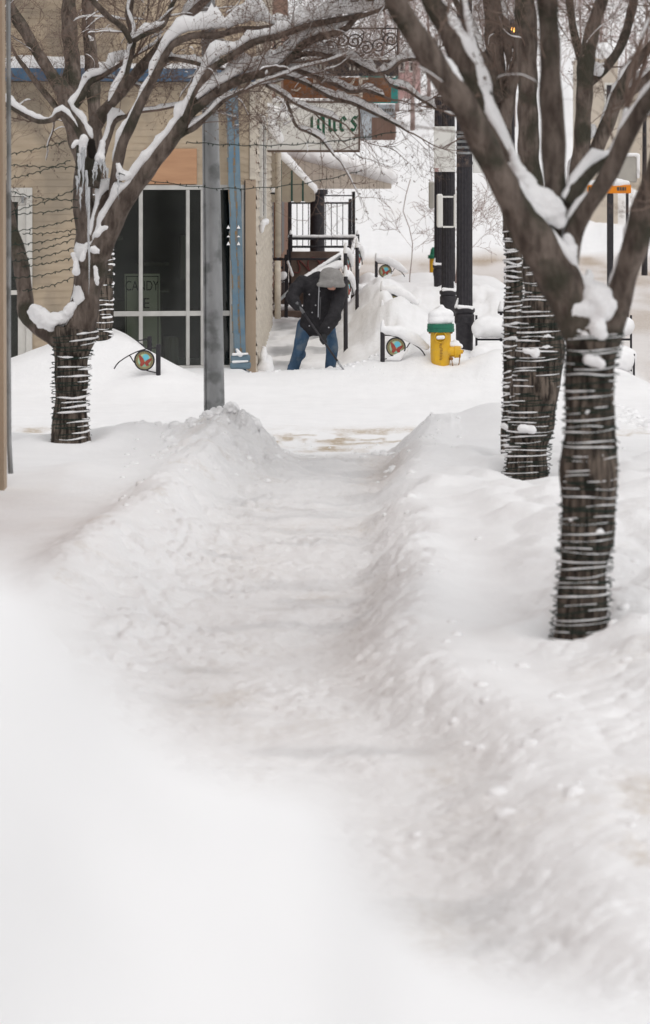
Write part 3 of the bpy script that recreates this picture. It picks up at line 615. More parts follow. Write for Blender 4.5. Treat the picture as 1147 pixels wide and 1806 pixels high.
# ------------------------------------------------------------------ trees
def catmull(pts, step):
    """pts: list of (Vector, r) -> resampled"""
    out = []; n = len(pts)
    for i in range(n - 1):
        p0 = pts[max(i - 1, 0)]; p1 = pts[i]; p2 = pts[i + 1]; p3 = pts[min(i + 2, n - 1)]
        L = (p2[0] - p1[0]).length; k = max(1, int(L / step))
        for j in range(k):
            t = j / k; a, b, c, d = p0[0], p1[0], p2[0], p3[0]
            q = .5 * ((2 * b) + (c - a) * t + (2 * a - 5 * b + 4 * c - d) * t * t + (3 * b - a - 3 * c + d) * t ** 3)
            out.append((q, p1[1] + (p2[1] - p1[1]) * t))
    out.append(pts[-1]); return out
def snow_strip(mb, poly, seed, thick, gap=.25, steep=.16):
    """lumpy snow lying along the upper side of a branch; breaks into patches"""
    n = 7; run = []; rs = random.Random(seed); ph = rs.random() * 100
    def flush(run):
        if len(run) < 3: return
        vs = []; fs = []; m = len(run)
        for i, (p, r, sd, up, th) in enumerate(run):
            e = min(1, (min(i, m - 1 - i) + .15) / 1.6); th = th * e
            wd = (r * (.62 + .3 * e) + th * .12) * (.45 + .55 * min(1, th / (thick * .8))) * (1 + .16 * math.sin(i * 1.9 + ph)); ce = p + up * (r * .82 + th * .2 - .006 * (1 - e)) + sd * (.12 * r * math.sin(i * .8 + ph))
            for k in range(n):
                a = 2 * math.pi * k / n; cs, sn = math.cos(a), math.sin(a)
                vs.append(ce + sd * (cs * wd) + up * (sn * (th * .75 if sn > 0 else r * .55)))
        for i in range(m - 1):
            for k in range(n): fs.append((i * n + k, i * n + (k + 1) % n, (i + 1) * n + (k + 1) % n, (i + 1) * n + k))
        fs += [tuple(range(n))[::-1], tuple(range((m - 1) * n, m * n))]; mb.add(vs, fs)
    s = 0
    for i, (p, r) in enumerate(poly):
        t = poly[min(i + 1, len(poly) - 1)][0] - poly[max(i - 1, 0)][0]
        if t.length < 1e-6: continue
        if i: s += (p - poly[i - 1][0]).length
        t.normalize(); hz = math.sqrt(max(0, 1 - t.z * t.z))
        nz = float(fbm(np.array([s * 2.2 + ph]), np.array([ph * .37]), 5, 3)[0]); n2 = float(fbm(np.array([s * 9 + ph]), np.array([ph]), 9, 2)[0])
        if nz * 1.25 + (hz - .5) * 1.1 + .25 * n2 > gap - .3 and hz > steep:
            sd = t.cross(Vector((0, 0, 1))).normalized(); up = sd.cross(t).normalized()
            th = thick * (.12 + .95 * hz * hz) * (.8 + .6 * nz + .7 * n2); th = max(th, thick * .1)
            run.append((p, r, sd, up, th))
        else:
            flush(run); run = []
    flush(run)
def grow(p, d, L, r, lvl, twigs, snow, pods, seed, th):
    """a wandering shoot with finer shoots on it"""
    rs = random; n = 7 if lvl < 2 else 5; pts = [(p.copy(), r)]; q = p.copy(); d = d.normalized()
    curl = Vector((rs.uniform(-1, 1), rs.uniform(-1, 1), rs.uniform(-.7, 1))) * .13
    for i in range(n):
        d = (d + curl + Vector((rs.uniform(-1, 1), rs.uniform(-1, 1), rs.uniform(-1, 1))) * .27).normalized()
        q = q + d * (L / n); pts.append((q.copy(), r * (1 - .75 * (i + 1) / n)))
    twigs.append((pts, lvl))
    if snow is not None and r > .0035 and lvl <= 2 and rs.random() < (.34 if lvl == 1 else (.8 if lvl == 0 else .12)):
        snow_strip(snow, pts if len(pts) > 12 else catmull(pts, L / 22), rs.random() * 1e4, th * min(1, r / .012 + .15) * .8, .6)
    if lvl < 4:
        k = {0: 7, 1: 6, 2: 4, 3: 1}[lvl]
        for _ in range(k):
            f = rs.uniform(.2, 1); j = min(int(f * n), n - 1); b = pts[j][0].lerp(pts[j + 1][0], f * n - j if f < 1 else 1)
            tg = (pts[j + 1][0] - pts[j][0]).normalized()
            pr = Vector((rs.uniform(-1, 1), rs.uniform(-1, 1), rs.uniform(-1, 1))); pr = (pr - tg * pr.dot(tg)).normalized()
            grow(b, tg * .75 + pr * .75 + Vector((0, 0, .12)), L * rs.uniform(.4, .65), max(r * .5, .0011), lvl + 1, twigs, snow, pods, seed, th)
    if lvl >= 3 and rs.random() < .35: pods.append((q, .0045 + .005 * rs.random()))
    return pts
def tree(name, label, cat, limbs, trunk, tree_no, wrap=None, thick=.05, dens=6.0, far=False, group=None, twig_len=(.4, .95), snow_gap=.2, extra=None, wires=True):
    """limbs: list of dict(pts=[(u,v,rpx,Y)...], grow=bool); trunk the first polyline"""
    conv = lambda L: [(PX(u, v, Y), rp / F * Y) for (u, v, rp, Y) in L]
    tp = conv(trunk); base = tp[0][0]
    base = Vector((base.x, base.y, min(base.z, h(base.x, base.y)) - .12)); tp[0] = (Vector((tp[0][0].x, tp[0][0].y, base.z)), tp[0][1] * 1.22)
    T = thing(name, base, label, cat, group)
    tr = MB(); sn = MB(); twigs = []; pods = []
    pl = catmull(tp, .06); sgm = random.Random(tree_no)
    def bark_tube(mb, poly, n=14):
        ph = sgm.random() * 10
        rr = [r * (1 + .06 * math.sin(i * .35 + ph) + .045 * math.sin(i * 1.1 + ph) + .05 * math.sin(i * .13 + ph * 2)) for i, (p, r) in enumerate(poly)]
        mb.tube([p for p, r in poly], rr, n, wob=.05)
    bark_tube(tr, pl, 20)
    tr.build('trunk', M_['bark_wrapped'] if wires else M_['bark'], T, smooth=True)
    lm = MB()
    for L in limbs:
        if tree_no: L['pts'] = [(a_, b_, c_ * (.82 if tree_no == 1 else .93), d_) for a_, b_, c_, d_ in L['pts']]
        q = catmull(conv(L['pts']), .05); bark_tube(lm, q, 12)
        snow_strip(sn, q, sgm.random() * 1e4, thick * L.get('snow', 1) * (.5 + min(1.0, q[len(q) // 2][1] / .05)), L.get('gap', snow_gap), L.get('steep', .16))
        tot = sum((q[i + 1][0] - q[i][0]).length for i in range(len(q) - 1)); s = 0; nxt = tot * L.get('from', .3)
        for i in range(1, len(q)):
            s += (q[i][0] - q[i - 1][0]).length
            if s > nxt and L.get('grow', 1) and CY - (q[i][0].z - EYE) * F / q[i][0].y > -90:
                nxt = s + random.uniform(.5, 1.5) / dens * L.get('sparse', 1)
                tg = (q[i][0] - q[i - 1][0]).normalized(); pr = Vector((random.uniform(-1, 1), random.uniform(-1, 1), random.uniform(-1, 1))); pr = (pr - tg * pr.dot(tg)).normalized()
                k = random.random()
                grow(q[i][0], tg * .6 + pr * .8 + Vector((0, 0, .15)), random.uniform(*twig_len), random.uniform(.003, .0065) if k < .8 else .010, 1, twigs, sn, pods, 0, thick * .5)
        if L.get('ext', 1):
            q_ = q[-1][0]; out_ = CY - (q_.z - EYE) * F / q_.y < -60
            tg = (q[-1][0] - q[-3][0]).normalized()
            for _ in range(1 if out_ else 3):
                grow(q[-1][0], tg + Vector((random.uniform(-.4, .4), random.uniform(-.4, .4), random.uniform(-.1, .5))), random.uniform(1.0, 1.7), max(q[-1][1] * .6, .007), 0, twigs, sn, pods, 0, thick * .6)
        elif L.get('grow', 1):
            tg = (q[-1][0] - q[-3][0]).normalized(); grow(q[-1][0], tg, random.uniform(.5, .8), q[-1][1] * .9, 1, twigs, sn, pods, 0, thick * .6)
    lm.build('limbs', M_['bark'], T, smooth=True)
    tw = MB()
    for pts, lvl in twigs: tw.tube([p for p, r in pts], [max(r, .0011) for p, r in pts], 5 if lvl < 1 else 3, cap=False)
    for q, r in pods:
        for _ in range(3):
            c = q + Vector((random.uniform(-1, 1), random.uniform(-1, 1), random.uniform(-1, 1))) * .014
            tw.add([c + Vector((r, 0, 0)), c + Vector((-r * .5, r, 0)), c + Vector((-r * .5, -r, 0)), c + Vector((0, 0, r * 1.6))], [(0, 1, 2), (0, 3, 1), (1, 3, 2), (2, 3, 0)])
    tw.build('crown', M_['twig_far'] if far else M_['twig'], T)
    if extra: blob('crotch_snow', [(PX(*a[:3]), a[3] / F * a[2], PX(*b[:3]), b[3] / F * b[2]) for a, b in extra], M_['snow'], T, .012, 2, .035)
    if wrap:
        wm = MB()
        for pth in wrap['paths']:
            q = catmull(conv(pth), .03); zs = [p.z for p, r in q]; zlo, zhi = zs[0] - .1, zs[-1]
            pitch = wrap['pitch']; n = 22; turns = int((zhi - zlo) / pitch); run = []; spts = []; side = wrap['side']; ph = random.random() * 9
            for j in range(turns * n):
                a = 2 * math.pi * j / n; zz = zlo + pitch * j / n; tn = j // n
                if random.random() < .011 and zz > base.z + .15 and math.cos(a - side) > .1:
                    cc = min(q, key=lambda k: abs(k[0].z - zz)); lr = random.uniform(.008, .019); da = random.uniform(.12, .4); pp = []
                    for kk in range(6):
                        aa = a + da * (kk / 5 - .5); zq = zz + random.uniform(-.5, .5) * lr - .3 * lr * math.cos(kk); pp.append(Vector((cc[0].x + math.cos(aa) * cc[1] * 1.06, cc[0].y + math.sin(aa) * cc[1] * 1.06, zq)))
                    sn.tube(pp, [lr * f_ * random.uniform(.75, 1.25) for f_ in (.15, .7, 1, .95, .6, .12)], 7)
                zz += pitch * .6 * float(fbm(np.array([j / n * 3.1 + ph]), np.array([1.]), 4, 2)[0])
                i = min(range(len(q)), key=lambda k: abs(zs[k] - zz)); c, r = q[i]
                R_ = r * 1.06 + .003; p = Vector((c.x + math.cos(a) * R_, c.y + math.sin(a) * R_, zz)); run.append(p)
                m = math.cos(a - side) * .58 + 1.15 * float(fbm(np.array([a * .55 + math.cos(a) * .3]), np.array([tn * 1.9 + ph]), 6, 3)[0]) + wrap.get('bias', 0)
                m += .55 * float(fbm(np.array([a * 3.1]), np.array([tn * 3.7 + ph]), 16, 3)[0])
                if m > .12 and zz > base.z + .1:
                    o_ = min(.0165, .0018 + .0125 * (m - .12)) * wrap.get('size', 1) * random.uniform(.75, 1.2)
                    spts.append((Vector((c.x + math.cos(a) * (R_ + .004), c.y + math.sin(a) * (R_ + .004), zz + .3 * o_ + .003)), o_))
                else:
                    if len(spts) > 2: sn.tube([s_[0] for s_ in spts], [.003] + [s_[1] for s_ in spts[1:-1]] + [.003], 6)
                    spts = []
                if random.random() < .13:
                    o = Vector((math.cos(a), math.sin(a), random.uniform(-.5, .5))); wm.tube([p, p + o * random.uniform(.012, .026)], [.0045, .002], 4)
            if len(spts) > 2: sn.tube([s_[0] for s_ in spts], [s_[1] for s_ in spts], 6)
            wm.tube(run, .0048, 4)
            # second strand wound the other way
            run2 = [Vector((q[min(range(len(q)), key=lambda k: abs(zs[k] - (zlo + 1.7 * pitch * j / n)))][0].x + math.cos(-2 * math.pi * j / n + 1) * (q[min(range(len(q)), key=lambda k: abs(zs[k] - (zlo + 1.7 * pitch * j / n)))][1] * 1.06 + .003),
                            q[min(range(len(q)), key=lambda k: abs(zs[k] - (zlo + 1.7 * pitch * j / n)))][0].y + math.sin(-2 * math.pi * j / n + 1) * (q[min(range(len(q)), key=lambda k: abs(zs[k] - (zlo + 1.7 * pitch * j / n)))][1] * 1.06 + .003), zlo + 1.7 * pitch * j / n)) for j in range(int(turns / 1.7) * n)]
            if len(run2) > 3: wm.tube(run2, .0035, 4)
        wm.build('light_string', M_['wire'], T)
    sn.build('snow', M_['snow'], T, smooth=True)
    return T
def D(Y, pts, dy=0.0):
    n = len(pts); return [(u, v, r, Y + dy * (i / (n - 1)) ** 1.2) for i, (u, v, r) in enumerate(pts)]
# --- left tree, this side of the street
YL = 33.9
left_trunk = D(YL, [(124, 790, 33), (125, 740, 31), (125, 680, 31), (127, 630, 32), (131, 600, 36), (134, 578, 40)])
LL = [
 dict(pts=D(YL, [(118, 610, 26), (92, 590, 24), (62, 568, 22), (46, 552, 21), (44, 520, 17), (40, 480, 16), (32, 445, 16), (22, 410, 15), (10, 360, 14), (-10, 290, 12), (-40, 200, 10)], .5), gap=.3, **{'from': .5}),
 dict(pts=D(YL, [(135, 590, 38), (148, 548, 34), (154, 510, 33), (162, 460, 34), (160, 420, 30), (150, 380, 24), (147, 340, 22), (150, 300, 22), (155, 262, 22), (160, 235, 20), (172, 213, 17), (196, 183, 14), (222, 152, 13), (251, 118, 12), (280, 86, 12), (305, 55, 11), (331, 29, 10), (371, -8, 9), (420, -50, 7)], .7), **{'from': .55}),
 dict(pts=D(YL, [(150, 470, 24), (178, 440, 26), (196, 398, 23), (215, 362, 21), (235, 336, 20), (262, 299, 18), (300, 250, 15), (332, 205, 12.5), (350, 187, 11.5), (384, 162, 10), (423, 141, 9.5), (462, 129, 8.5), (496, 118, 8), (517, 98, 8), (540, 76, 8.5), (578, 62, 8), (612, 49, 7), (636, 20, 6), (660, -8, 5)], -1.0), **{'from': .45}, gap=-.35, snow=2.0),
 dict(pts=D(YL - .35, [(325, 212, 7), (343, 172, 9), (362, 138, 9.5), (378, 117, 8), (407, 101, 8), (436, 81, 8), (462, 70, 7.5), (496, 63, 7), (540, 46, 7), (590, 36, 6), (645, 26, 5), (700, 6, 4)], -.7), **{'from': .2}, gap=-.35, snow=2.0),
 dict(pts=D(YL, [(190, 400, 14), (203, 350, 13), (206, 300, 12), (216, 255, 12), (230, 222, 11), (248, 183, 10), (267, 146, 10), (285, 112, 9), (292, 97, 9), (306, 78, 8), (325, 68, 8), (345, 62, 8), (384, 62, 7.5), (423, 52, 7), (462, 50, 6), (502, 44, 5.5), (545, 34, 5)], -.4), **{'from': .5}, gap=-.1, snow=2.0),
 dict(pts=D(YL - .5, [(505, 108, 6.5), (534, 96, 6), (565, 96, 5.5), (605, 104, 5), (631, 115, 5), (654, 128, 5), (683, 128, 4), (709, 108, 4), (735, 104, 3)], -.6), ext=0, sparse=1.5, gap=-.2, snow=1.5, **{'from': .1}),
 dict(pts=D(YL - .4, [(490, 122, 5.5), (515, 124, 5), (552, 134, 4.5), (592, 149, 4.2), (618, 162, 4), (646, 160, 3.6), (678, 170, 3)], -.6), ext=0, sparse=1.5, gap=-.1, snow=1.3, **{'from': .1}),
 dict(pts=D(YL - .4, [(425, 138, 6), (460, 134, 5.5), (500, 135, 5), (539, 147, 4.5), (586, 173, 4), (620, 182, 4), (657, 199, 3.5), (696, 218, 3), (720, 232, 2.5)], -.8), ext=0, sparse=1.5, gap=-.1, snow=1.0, **{'from': .1}),
 dict(pts=D(YL - .6, [(470, 150, 4), (500, 168, 3.5), (520, 182, 3.2), (552, 197, 3), (599, 214, 2.5)], -.3), ext=0, sparse=1.5, gap=0, **{'from': .1}),
 dict(pts=D(YL - .6, [(500, 165, 3.5), (510, 190, 3.2), (523, 222, 3), (545, 234, 2.8), (565, 245, 2.4), (590, 275, 2)], -.3), ext=0, sparse=1.5, gap=.6, **{'from': .1}),
 dict(pts=D(YL - .9, [(676, 128, 3.6), (688, 150, 3.4), (717, 159, 3.2), (740, 174, 3), (769, 192, 2.6)], -.3), ext=0, sparse=1.5, gap=0, snow=1.2, **{'from': .1}),
 dict(pts=D(YL, [(158, 250, 12), (140, 215, 9), (130, 195, 9), (143, 170, 9), (156, 145, 9), (180, 135, 6), (215, 112, 5), (240, 98, 4)], .4), gap=-.2, snow=1.4, steep=.05, **{'from': .3}),
 dict(pts=D(YL, [(150, 260, 9), (135, 225, 7), (110, 200, 6.5), (95, 210, 6), (70, 214, 6), (45, 204, 5), (15, 187, 4.5), (-20, 170, 4)], .3), gap=-.2, **{'from': .3}),
 dict(pts=D(YL, [(196, 185, 9), (214, 148, 9), (225, 118, 9), (233, 78, 9), (234, 55, 8.5), (228, 26, 8), (232, -8, 7)], .3), gap=-.5, snow=1.5, steep=.02, **{'from': .3}),
 dict(pts=D(YL, [(231, 75, 7), (217, 49, 7), (188, 26, 6.5), (157, -6, 6)], -.3), gap=.8, **{'from': .1}),
 dict(pts=D(YL, [(236, 72, 6), (248, 64, 6), (262, 58, 6), (282, 50, 6), (292, 38, 6), (300, 16, 6), (310, -6, 5.5)], .3), gap=-.3, snow=1.3, **{'from': .2}),
 dict(pts=D(YL, [(284, 118, 6), (300, 104, 5.5), (325, 106, 5), (365, 117, 4), (395, 122, 3)], -.3), gap=-.2, snow=1.2, **{'from': .2}),
 dict(pts=D(YL - .2, [(300, 252, 8), (322, 236, 6), (345, 224, 5.5), (372, 200, 4.5), (398, 176, 4), (430, 160, 3)], -.4), gap=.25, **{'from': .1}),
 dict(pts=D(YL, [(160, 450, 16), (172, 385, 12), (180, 350, 11), (198, 340, 9), (210, 350, 9)], .2), gap=-.1, grow=0, ext=0),
 dict(pts=D(YL, [(165, 330, 12), (178, 280, 10), (190, 245, 9), (200, 215, 8), (222, 205, 5)], .25), gap=-.1, **{'from': .6}),
]
tree('left_tree' if 0 else 'crape_myrtle', 'bare tree at left with icicles and a thick snow-lined limb reaching over the path', 'tree', LL, left_trunk, 1,
     wrap=dict(paths=[left_trunk], pitch=.052, side=R(-22), size=1.0, bias=.05), dens=8.5, thick=.08,
     extra=[((50, 552, YL, 6), (75, 572, YL, 12)), ((75, 575, YL, 12), (110, 578, YL, 14)), ((95, 566, YL, 14), (122, 560, YL, 12)), ((118, 556, YL, 9), (136, 535, YL, 6)), ((60, 545, YL - .02, 9), (85, 566, YL - .1, 13)), ((85, 566, YL - .1, 13), (112, 562, YL - .1, 12)), ((112, 562, YL - .1, 12), (128, 540, YL - .1, 8)), ((205, 352, YL - .1, 8), (222, 362, YL - .1, 5)), ((212, 308, YL - .15, 10), (226, 312, YL - .2, 9)), ((208, 290, YL - .15, 5), (212, 302, YL - .2, 8)), ((173, 410, YL - .25, 7), (186, 402, YL - .28, 6)), ((174, 398, YL - .25, 4), (182, 380, YL - .25, 3)), ((165, 440, YL - .3, 6), (172, 444, YL - .3, 5)), ((135, 250, YL - .2, 4), (129, 258, YL - .2, 3)), ((150, 246, YL - .2, 8), (144, 285, YL - .2, 6)), ((181, 248, YL - .2, 7), (176, 280, YL - .2, 8)), ((150, 438, YL - .3, 4), (144, 456, YL - .3, 4)), ((135, 480, YL - .2, 4), (130, 450, YL - .2, 5)), ((168, 470, YL - .28, 5), (172, 500, YL - .28, 4))])
def icicles():
    t = thing('icicle_cluster', PX(150, 300, YL - .25), 'icicles and frozen drips below the hollow of the left tree', 'icicles')
    rs = random.Random(4)
    for i, (u, v0, v1, r) in enumerate([(157, 330, 520, 3.4), (140, 270, 330, 4.5), (147, 260, 345, 4), (209, 310, 352, 2.6), (136, 310, 345, 3), (153, 300, 380, 3.2), (170, 285, 318, 4), (178, 280, 305, 3), (184, 285, 318, 3.2), (189, 296, 322, 3), (165, 300, 328, 2.2), (142, 330, 372, 3)]):
        n = 9; Yq = YL - .26 - (.1 if i in (0, 3) else 0); mb = MB()
        mb.tube([PX(u + rs.uniform(-1, 1), v0 + (v1 - v0) * k / n, Yq) for k in range(n + 1)], [max(.001, r / F * Yq * (1 - (k / n) ** 1.3) * rs.uniform(.75, 1.2)) for k in range(n + 1)], 7)
        mb.build('icicle', M_['ice'], t, smooth=True)
icicles()
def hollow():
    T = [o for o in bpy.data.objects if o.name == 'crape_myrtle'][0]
    blob('hollow', [(PX(161, 252, YL - .19), 8 / F * YL, PX(163, 272, YL - .19), 8 / F * YL), (PX(173, 420, YL - .2), 3 / F * YL, PX(172, 425, YL - .2), 3 / F * YL)][:1], M_['hollow_black'], T, .01, 2, .01)  # dark lump on the limb, the hollow's shade put into its colour
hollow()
# --- the tree behind it, by the shop
YB = 46.3
bt = D(YB, [(180, 625, 17), (181, 560, 17), (183, 500, 16), (184, 440, 15), (178, 390, 14), (166, 340, 13)])
tree('street_tree', 'darker tree standing in the snow mound right in front of the shop window', 'tree', [
 dict(pts=D(YB, [(168, 350, 14), (152, 300, 14), (138, 255, 15), (124, 205, 17), (116, 168, 18), (96, 138, 12), (74, 105, 12), (56, 75, 11), (35, 40, 11), (15, 8, 10), (-15, -40, 9)], -.5), gap=.55, **{'from': .5}),
 dict(pts=D(YB, [(118, 180, 17), (128, 130, 17), (126, 90, 15), (122, 45, 15), (122, -10, 14), (118, -70, 12)], .3), gap=.9, **{'from': .2}),
 dict(pts=D(YB, [(180, 400, 13), (178, 320, 13), (170, 250, 13), (166, 180, 13), (163, 120, 13), (157, 60, 12), (155, -10, 11)], .4), gap=.8, **{'from': .5}),
 dict(pts=D(YB, [(130, 230, 8), (100, 190, 6), (60, 140, 5), (30, 100, 4)], -.4), gap=.5, **{'from': .1})], bt, 2, 
 wrap=dict(paths=[bt], pitch=.06, side=R(-20), size=1.2), dens=7.5, thick=.05)
# --- right, nearest tree
YN = 20.2
nt_ = D(YN, [(1021, 1128, 50), (1026, 1080, 47), (1031, 1000, 46), (1036, 920, 46), (1040, 850, 47), (1040, 770, 44), (1039, 700, 41), (1042, 650, 44), (1046, 610, 49), (1050, 580, 50)])
NL = [
 dict(pts=D(YN, [(1040, 610, 44), (1018, 560, 42), (992, 500, 40), (960, 450, 40), (930, 400, 38), (905, 355, 28), (880, 310, 25), (852, 250, 24), (820, 190, 25), (785, 140, 26), (752, 90, 25), (722, 45, 22), (698, 0, 20), (670, -60, 17), (640, -130, 14)], -.8), gap=.15, **{'from': .5}, steep=.1, snow=1.0),
 dict(pts=D(YN, [(985, 480, 34), (950, 420, 36), (918, 355, 32), (893, 300, 27), (868, 235, 24), (851, 190, 25), (835, 140, 26), (815, 92, 26), (790, 50, 22), (765, 10, 20), (740, -50, 17)], .5), gap=.1, **{'from': .5}, steep=.1),
 dict(pts=D(YN, [(1010, 560, 28), (1000, 500, 24), (990, 430, 22), (982, 360, 22), (978, 290, 23), (974, 210, 23), (971, 120, 22), (968, 40, 21), (965, -40, 20), (960, -130, 16)], .4), gap=.75, **{'from': .55}),
 dict(pts=D(YN, [(1058, 610, 36), (1080, 560, 30), (1097, 510, 27), (1113, 455, 26), (1130, 400, 26), (1148, 345, 26), (1168, 280, 24), (1190, 200, 22), (1210, 100, 18)], -.6), gap=-.3, steep=.05, **{'from': .5}, snow=1.0),
 dict(pts=D(YN, [(1000, 470, 22), (1012, 410, 20), (1028, 378, 19), (1054, 340, 18), (1082, 290, 17), (1108, 235, 16), (1136, 187, 15), (1165, 150, 14), (1210, 90, 12)], -.4), gap=.25, **{'from': .5}),
 dict(pts=D(YN, [(1000, 360, 20), (1022, 322, 16), (1045, 298, 14), (1070, 280, 12), (1086, 262, 11), (1100, 230, 9), (1106, 190, 8)], .4), gap=-.3, snow=1.4, **{'from': .6}),
 dict(pts=D(YN, [(905, 340, 18), (895, 300, 14), (872, 255, 12), (858, 195, 10), (845, 140, 9), (835, 90, 8), (822, 30, 8), (815, -20, 7)], .9), gap=0, steep=.05, **{'from': .3}),
]
tree('crape_myrtle', 'nearest tree at right, thick forked trunk wound with snowy light strings', 'tree', NL, nt_, 3,
     wrap=dict(paths=[nt_], pitch=.042, side=R(-95), size=.33, bias=.1), dens=5, thick=.05, twig_len=(.35, .8),
     extra=[((1012, 545, YN - .1, 18), (1062, 540, YN - .1, 26)), ((1030, 500, YN - .05, 18), (1050, 520, YN - .1, 30)), ((1062, 540, YN - .1, 24), (1085, 560, YN - .05, 12)), ((1040, 480, YN, 10), (1034, 520, YN, 22)), ((1018, 580, YN - .12, 13), (1030, 588, YN - .14, 10)), ((1052, 575, YN - .15, 15), (1064, 590, YN - .15, 10)), ((1040, 634, YN - .15, 8), (1060, 640, YN - .16, 7)),
            ((915, 300, YN, 14), (938, 345, YN - .1, 20)), ((938, 345, YN - .1, 22), (975, 370, YN - .1, 24)), ((960, 375, YN - .12, 18), (985, 390, YN - .1, 14)), ((905, 262, YN, 6), (915, 300, YN, 13)), ((1010, 440, YN - .1, 9), (1000, 455, YN - .12, 12)), ((1000, 420, YN - .1, 6), (1008, 440, YN - .1, 9)),
            ((800, 140, YN - .4, 16), (825, 165, YN - .4, 12)), ((770, 95, YN - .5, 10), (800, 140, YN - .45, 17)), ((825, 165, YN - .4, 12), (838, 190, YN - .4, 6)), ((855, 245, YN - .3, 9), (870, 290, YN - .3, 7)), ][:19])
# --- right, middle tree and the one just behind it
YM = 30.0
mt = D(YM, [(926, 860, 40), (930, 820, 38), (936, 760, 38), (943, 700, 39), (951, 640, 40), (958, 580, 41), (964, 520, 39), (962, 470, 36), (956, 420, 34)])
ML = [
 dict(pts=D(YM, [(956, 430, 34), (945, 370, 27), (936, 310, 22), (932, 240, 20), (931, 160, 20), (929, 80, 20), (926, 0, 19), (922, -90, 16)], .2), gap=.9, **{'from': .5}),
 dict(pts=D(YM, [(965, 460, 24), (990, 400, 19), (1010, 350, 17), (1022, 290, 16), (1028, 230, 16), (1031, 160, 16), (1037, 90, 14), (1052, 30, 13), (1075, -40, 10)], -.5), gap=.3, **{'from': .45}),
 dict(pts=D(YM, [(1018, 310, 14), (1040, 290, 13), (1056, 255, 14), (1073, 215, 13), (1092, 165, 13), (1115, 120, 11), (1150, 80, 9)], -.3), gap=0, snow=1.3, **{'from': .3}),
 dict(pts=D(YM, [(1029, 150, 12), (1060, 128, 10), (1090, 90, 10), (1108, 45, 9), (1120, -10, 8)], .3), gap=.1, snow=1.2, **{'from': .2}),
 dict(pts=D(YM, [(1031, 120, 11), (1018, 80, 9), (1008, 30, 8), (1000, -30, 7)], .3), gap=.4, **{'from': .2}),
 dict(pts=D(YM, [(1085, 190, 10), (1110, 165, 9), (1140, 140, 9), (1180, 100, 8)], -.3), gap=-.1, snow=1.2, **{'from': .2}),
]
tree('crape_myrtle', 'middle tree of the right group, broad trunk ringed with snow-caught light strings', 'tree', ML, mt, 4,
     wrap=dict(paths=[mt], pitch=.044, side=R(-148), size=.54, bias=.1), dens=6.5, thick=.055,
     extra=[((1010, 300, YM, 12), (1028, 262, YM, 13)), ((1000, 345, YM, 8), (1012, 305, YM, 12)), ((1035, 240, YM - .1, 9), (1046, 228, YM - .1, 7)), ((920, 755, YM - .22, 7), (940, 758, YM - .22, 6)), ((925, 618, YM - .22, 6), (945, 622, YM - .22, 9)), ((1040, 118, YM - .1, 10), (1056, 122, YM - .1, 12))])
YM2 = 31.7
m2 = D(YM2, [(902, 825, 17), (902, 760, 16), (904, 690, 16), (905, 600, 16), (907, 520, 16), (907, 450, 16), (904, 400, 17)])
tree('crape_myrtle', 'slimmer tree just behind and left of the middle right tree', 'tree', [
 dict(pts=D(YM2, [(904, 410, 17), (898, 350, 15), (890, 280, 16), (884, 200, 18), (876, 130, 18), (872, 60, 17), (866, -10, 15), (855, -80, 12)], .3), gap=.7, **{'from': .5}),
 dict(pts=D(YM2, [(888, 230, 14), (900, 160, 13), (905, 110, 12), (893, 60, 11), (885, 10, 10), (880, -50, 9)], .4), gap=0, **{'from': .3}),
 dict(pts=D(YM2, [(906, 130, 10), (915, 80, 9), (918, 30, 8), (917, -30, 7)], .2), gap=0, steep=.05, **{'from': .3}),
 dict(pts=D(YM2, [(880, 180, 12), (860, 120, 10), (835, 60, 9), (800, -10, 8)], .4), gap=.1, **{'from': .2})], m2, 5,
 wrap=dict(paths=[m2], pitch=.046, side=R(-120), size=.85, bias=.1), dens=6.5, thick=.05,
 extra=[((889, 750, YM2 - .1, 6), (893, 754, YM2 - .1, 5))])
# ------------------------------------------------------------------ galvanised pole by the crossing
def galv_pole():
    Y = 35.9; b = PX(379, 760, Y); t = thing('street_pole', (b.x, Y, -.3), 'grey galvanised street light pole rising from the ploughed snow heap', 'pole')
    mb = MB(); pts = [PX(380, 790, Y), PX(379.5, 730, Y), PX(375, 400, Y), PX(371.5, 200, Y), PX(367, 0, Y), PX(358, -500, Y)]
    mb.tube(pts, [r / F * Y for r in (18, 17.5, 15.5, 14, 12.5, 10)], 28); mb.build('shaft', M_['galv'], t, smooth=True)
    s = MB(); s.tube([PX(362, 725, Y - .05), PX(360, 400, Y - .05), PX(357.5, 0, Y - .05)], [.012, .012, .010], 6); s.build('conduit', M_['galv'], t)
    bnd = MB()
    for v in (466, 412, 527):
        c = PX(376.5, v, Y); bnd.tube([c + Vector((-.1, -.01, 0)), c + Vector((.095, -.012, .0))], .004, 4)
    bnd.build('band', M_['galv'], t)
galv_pole()
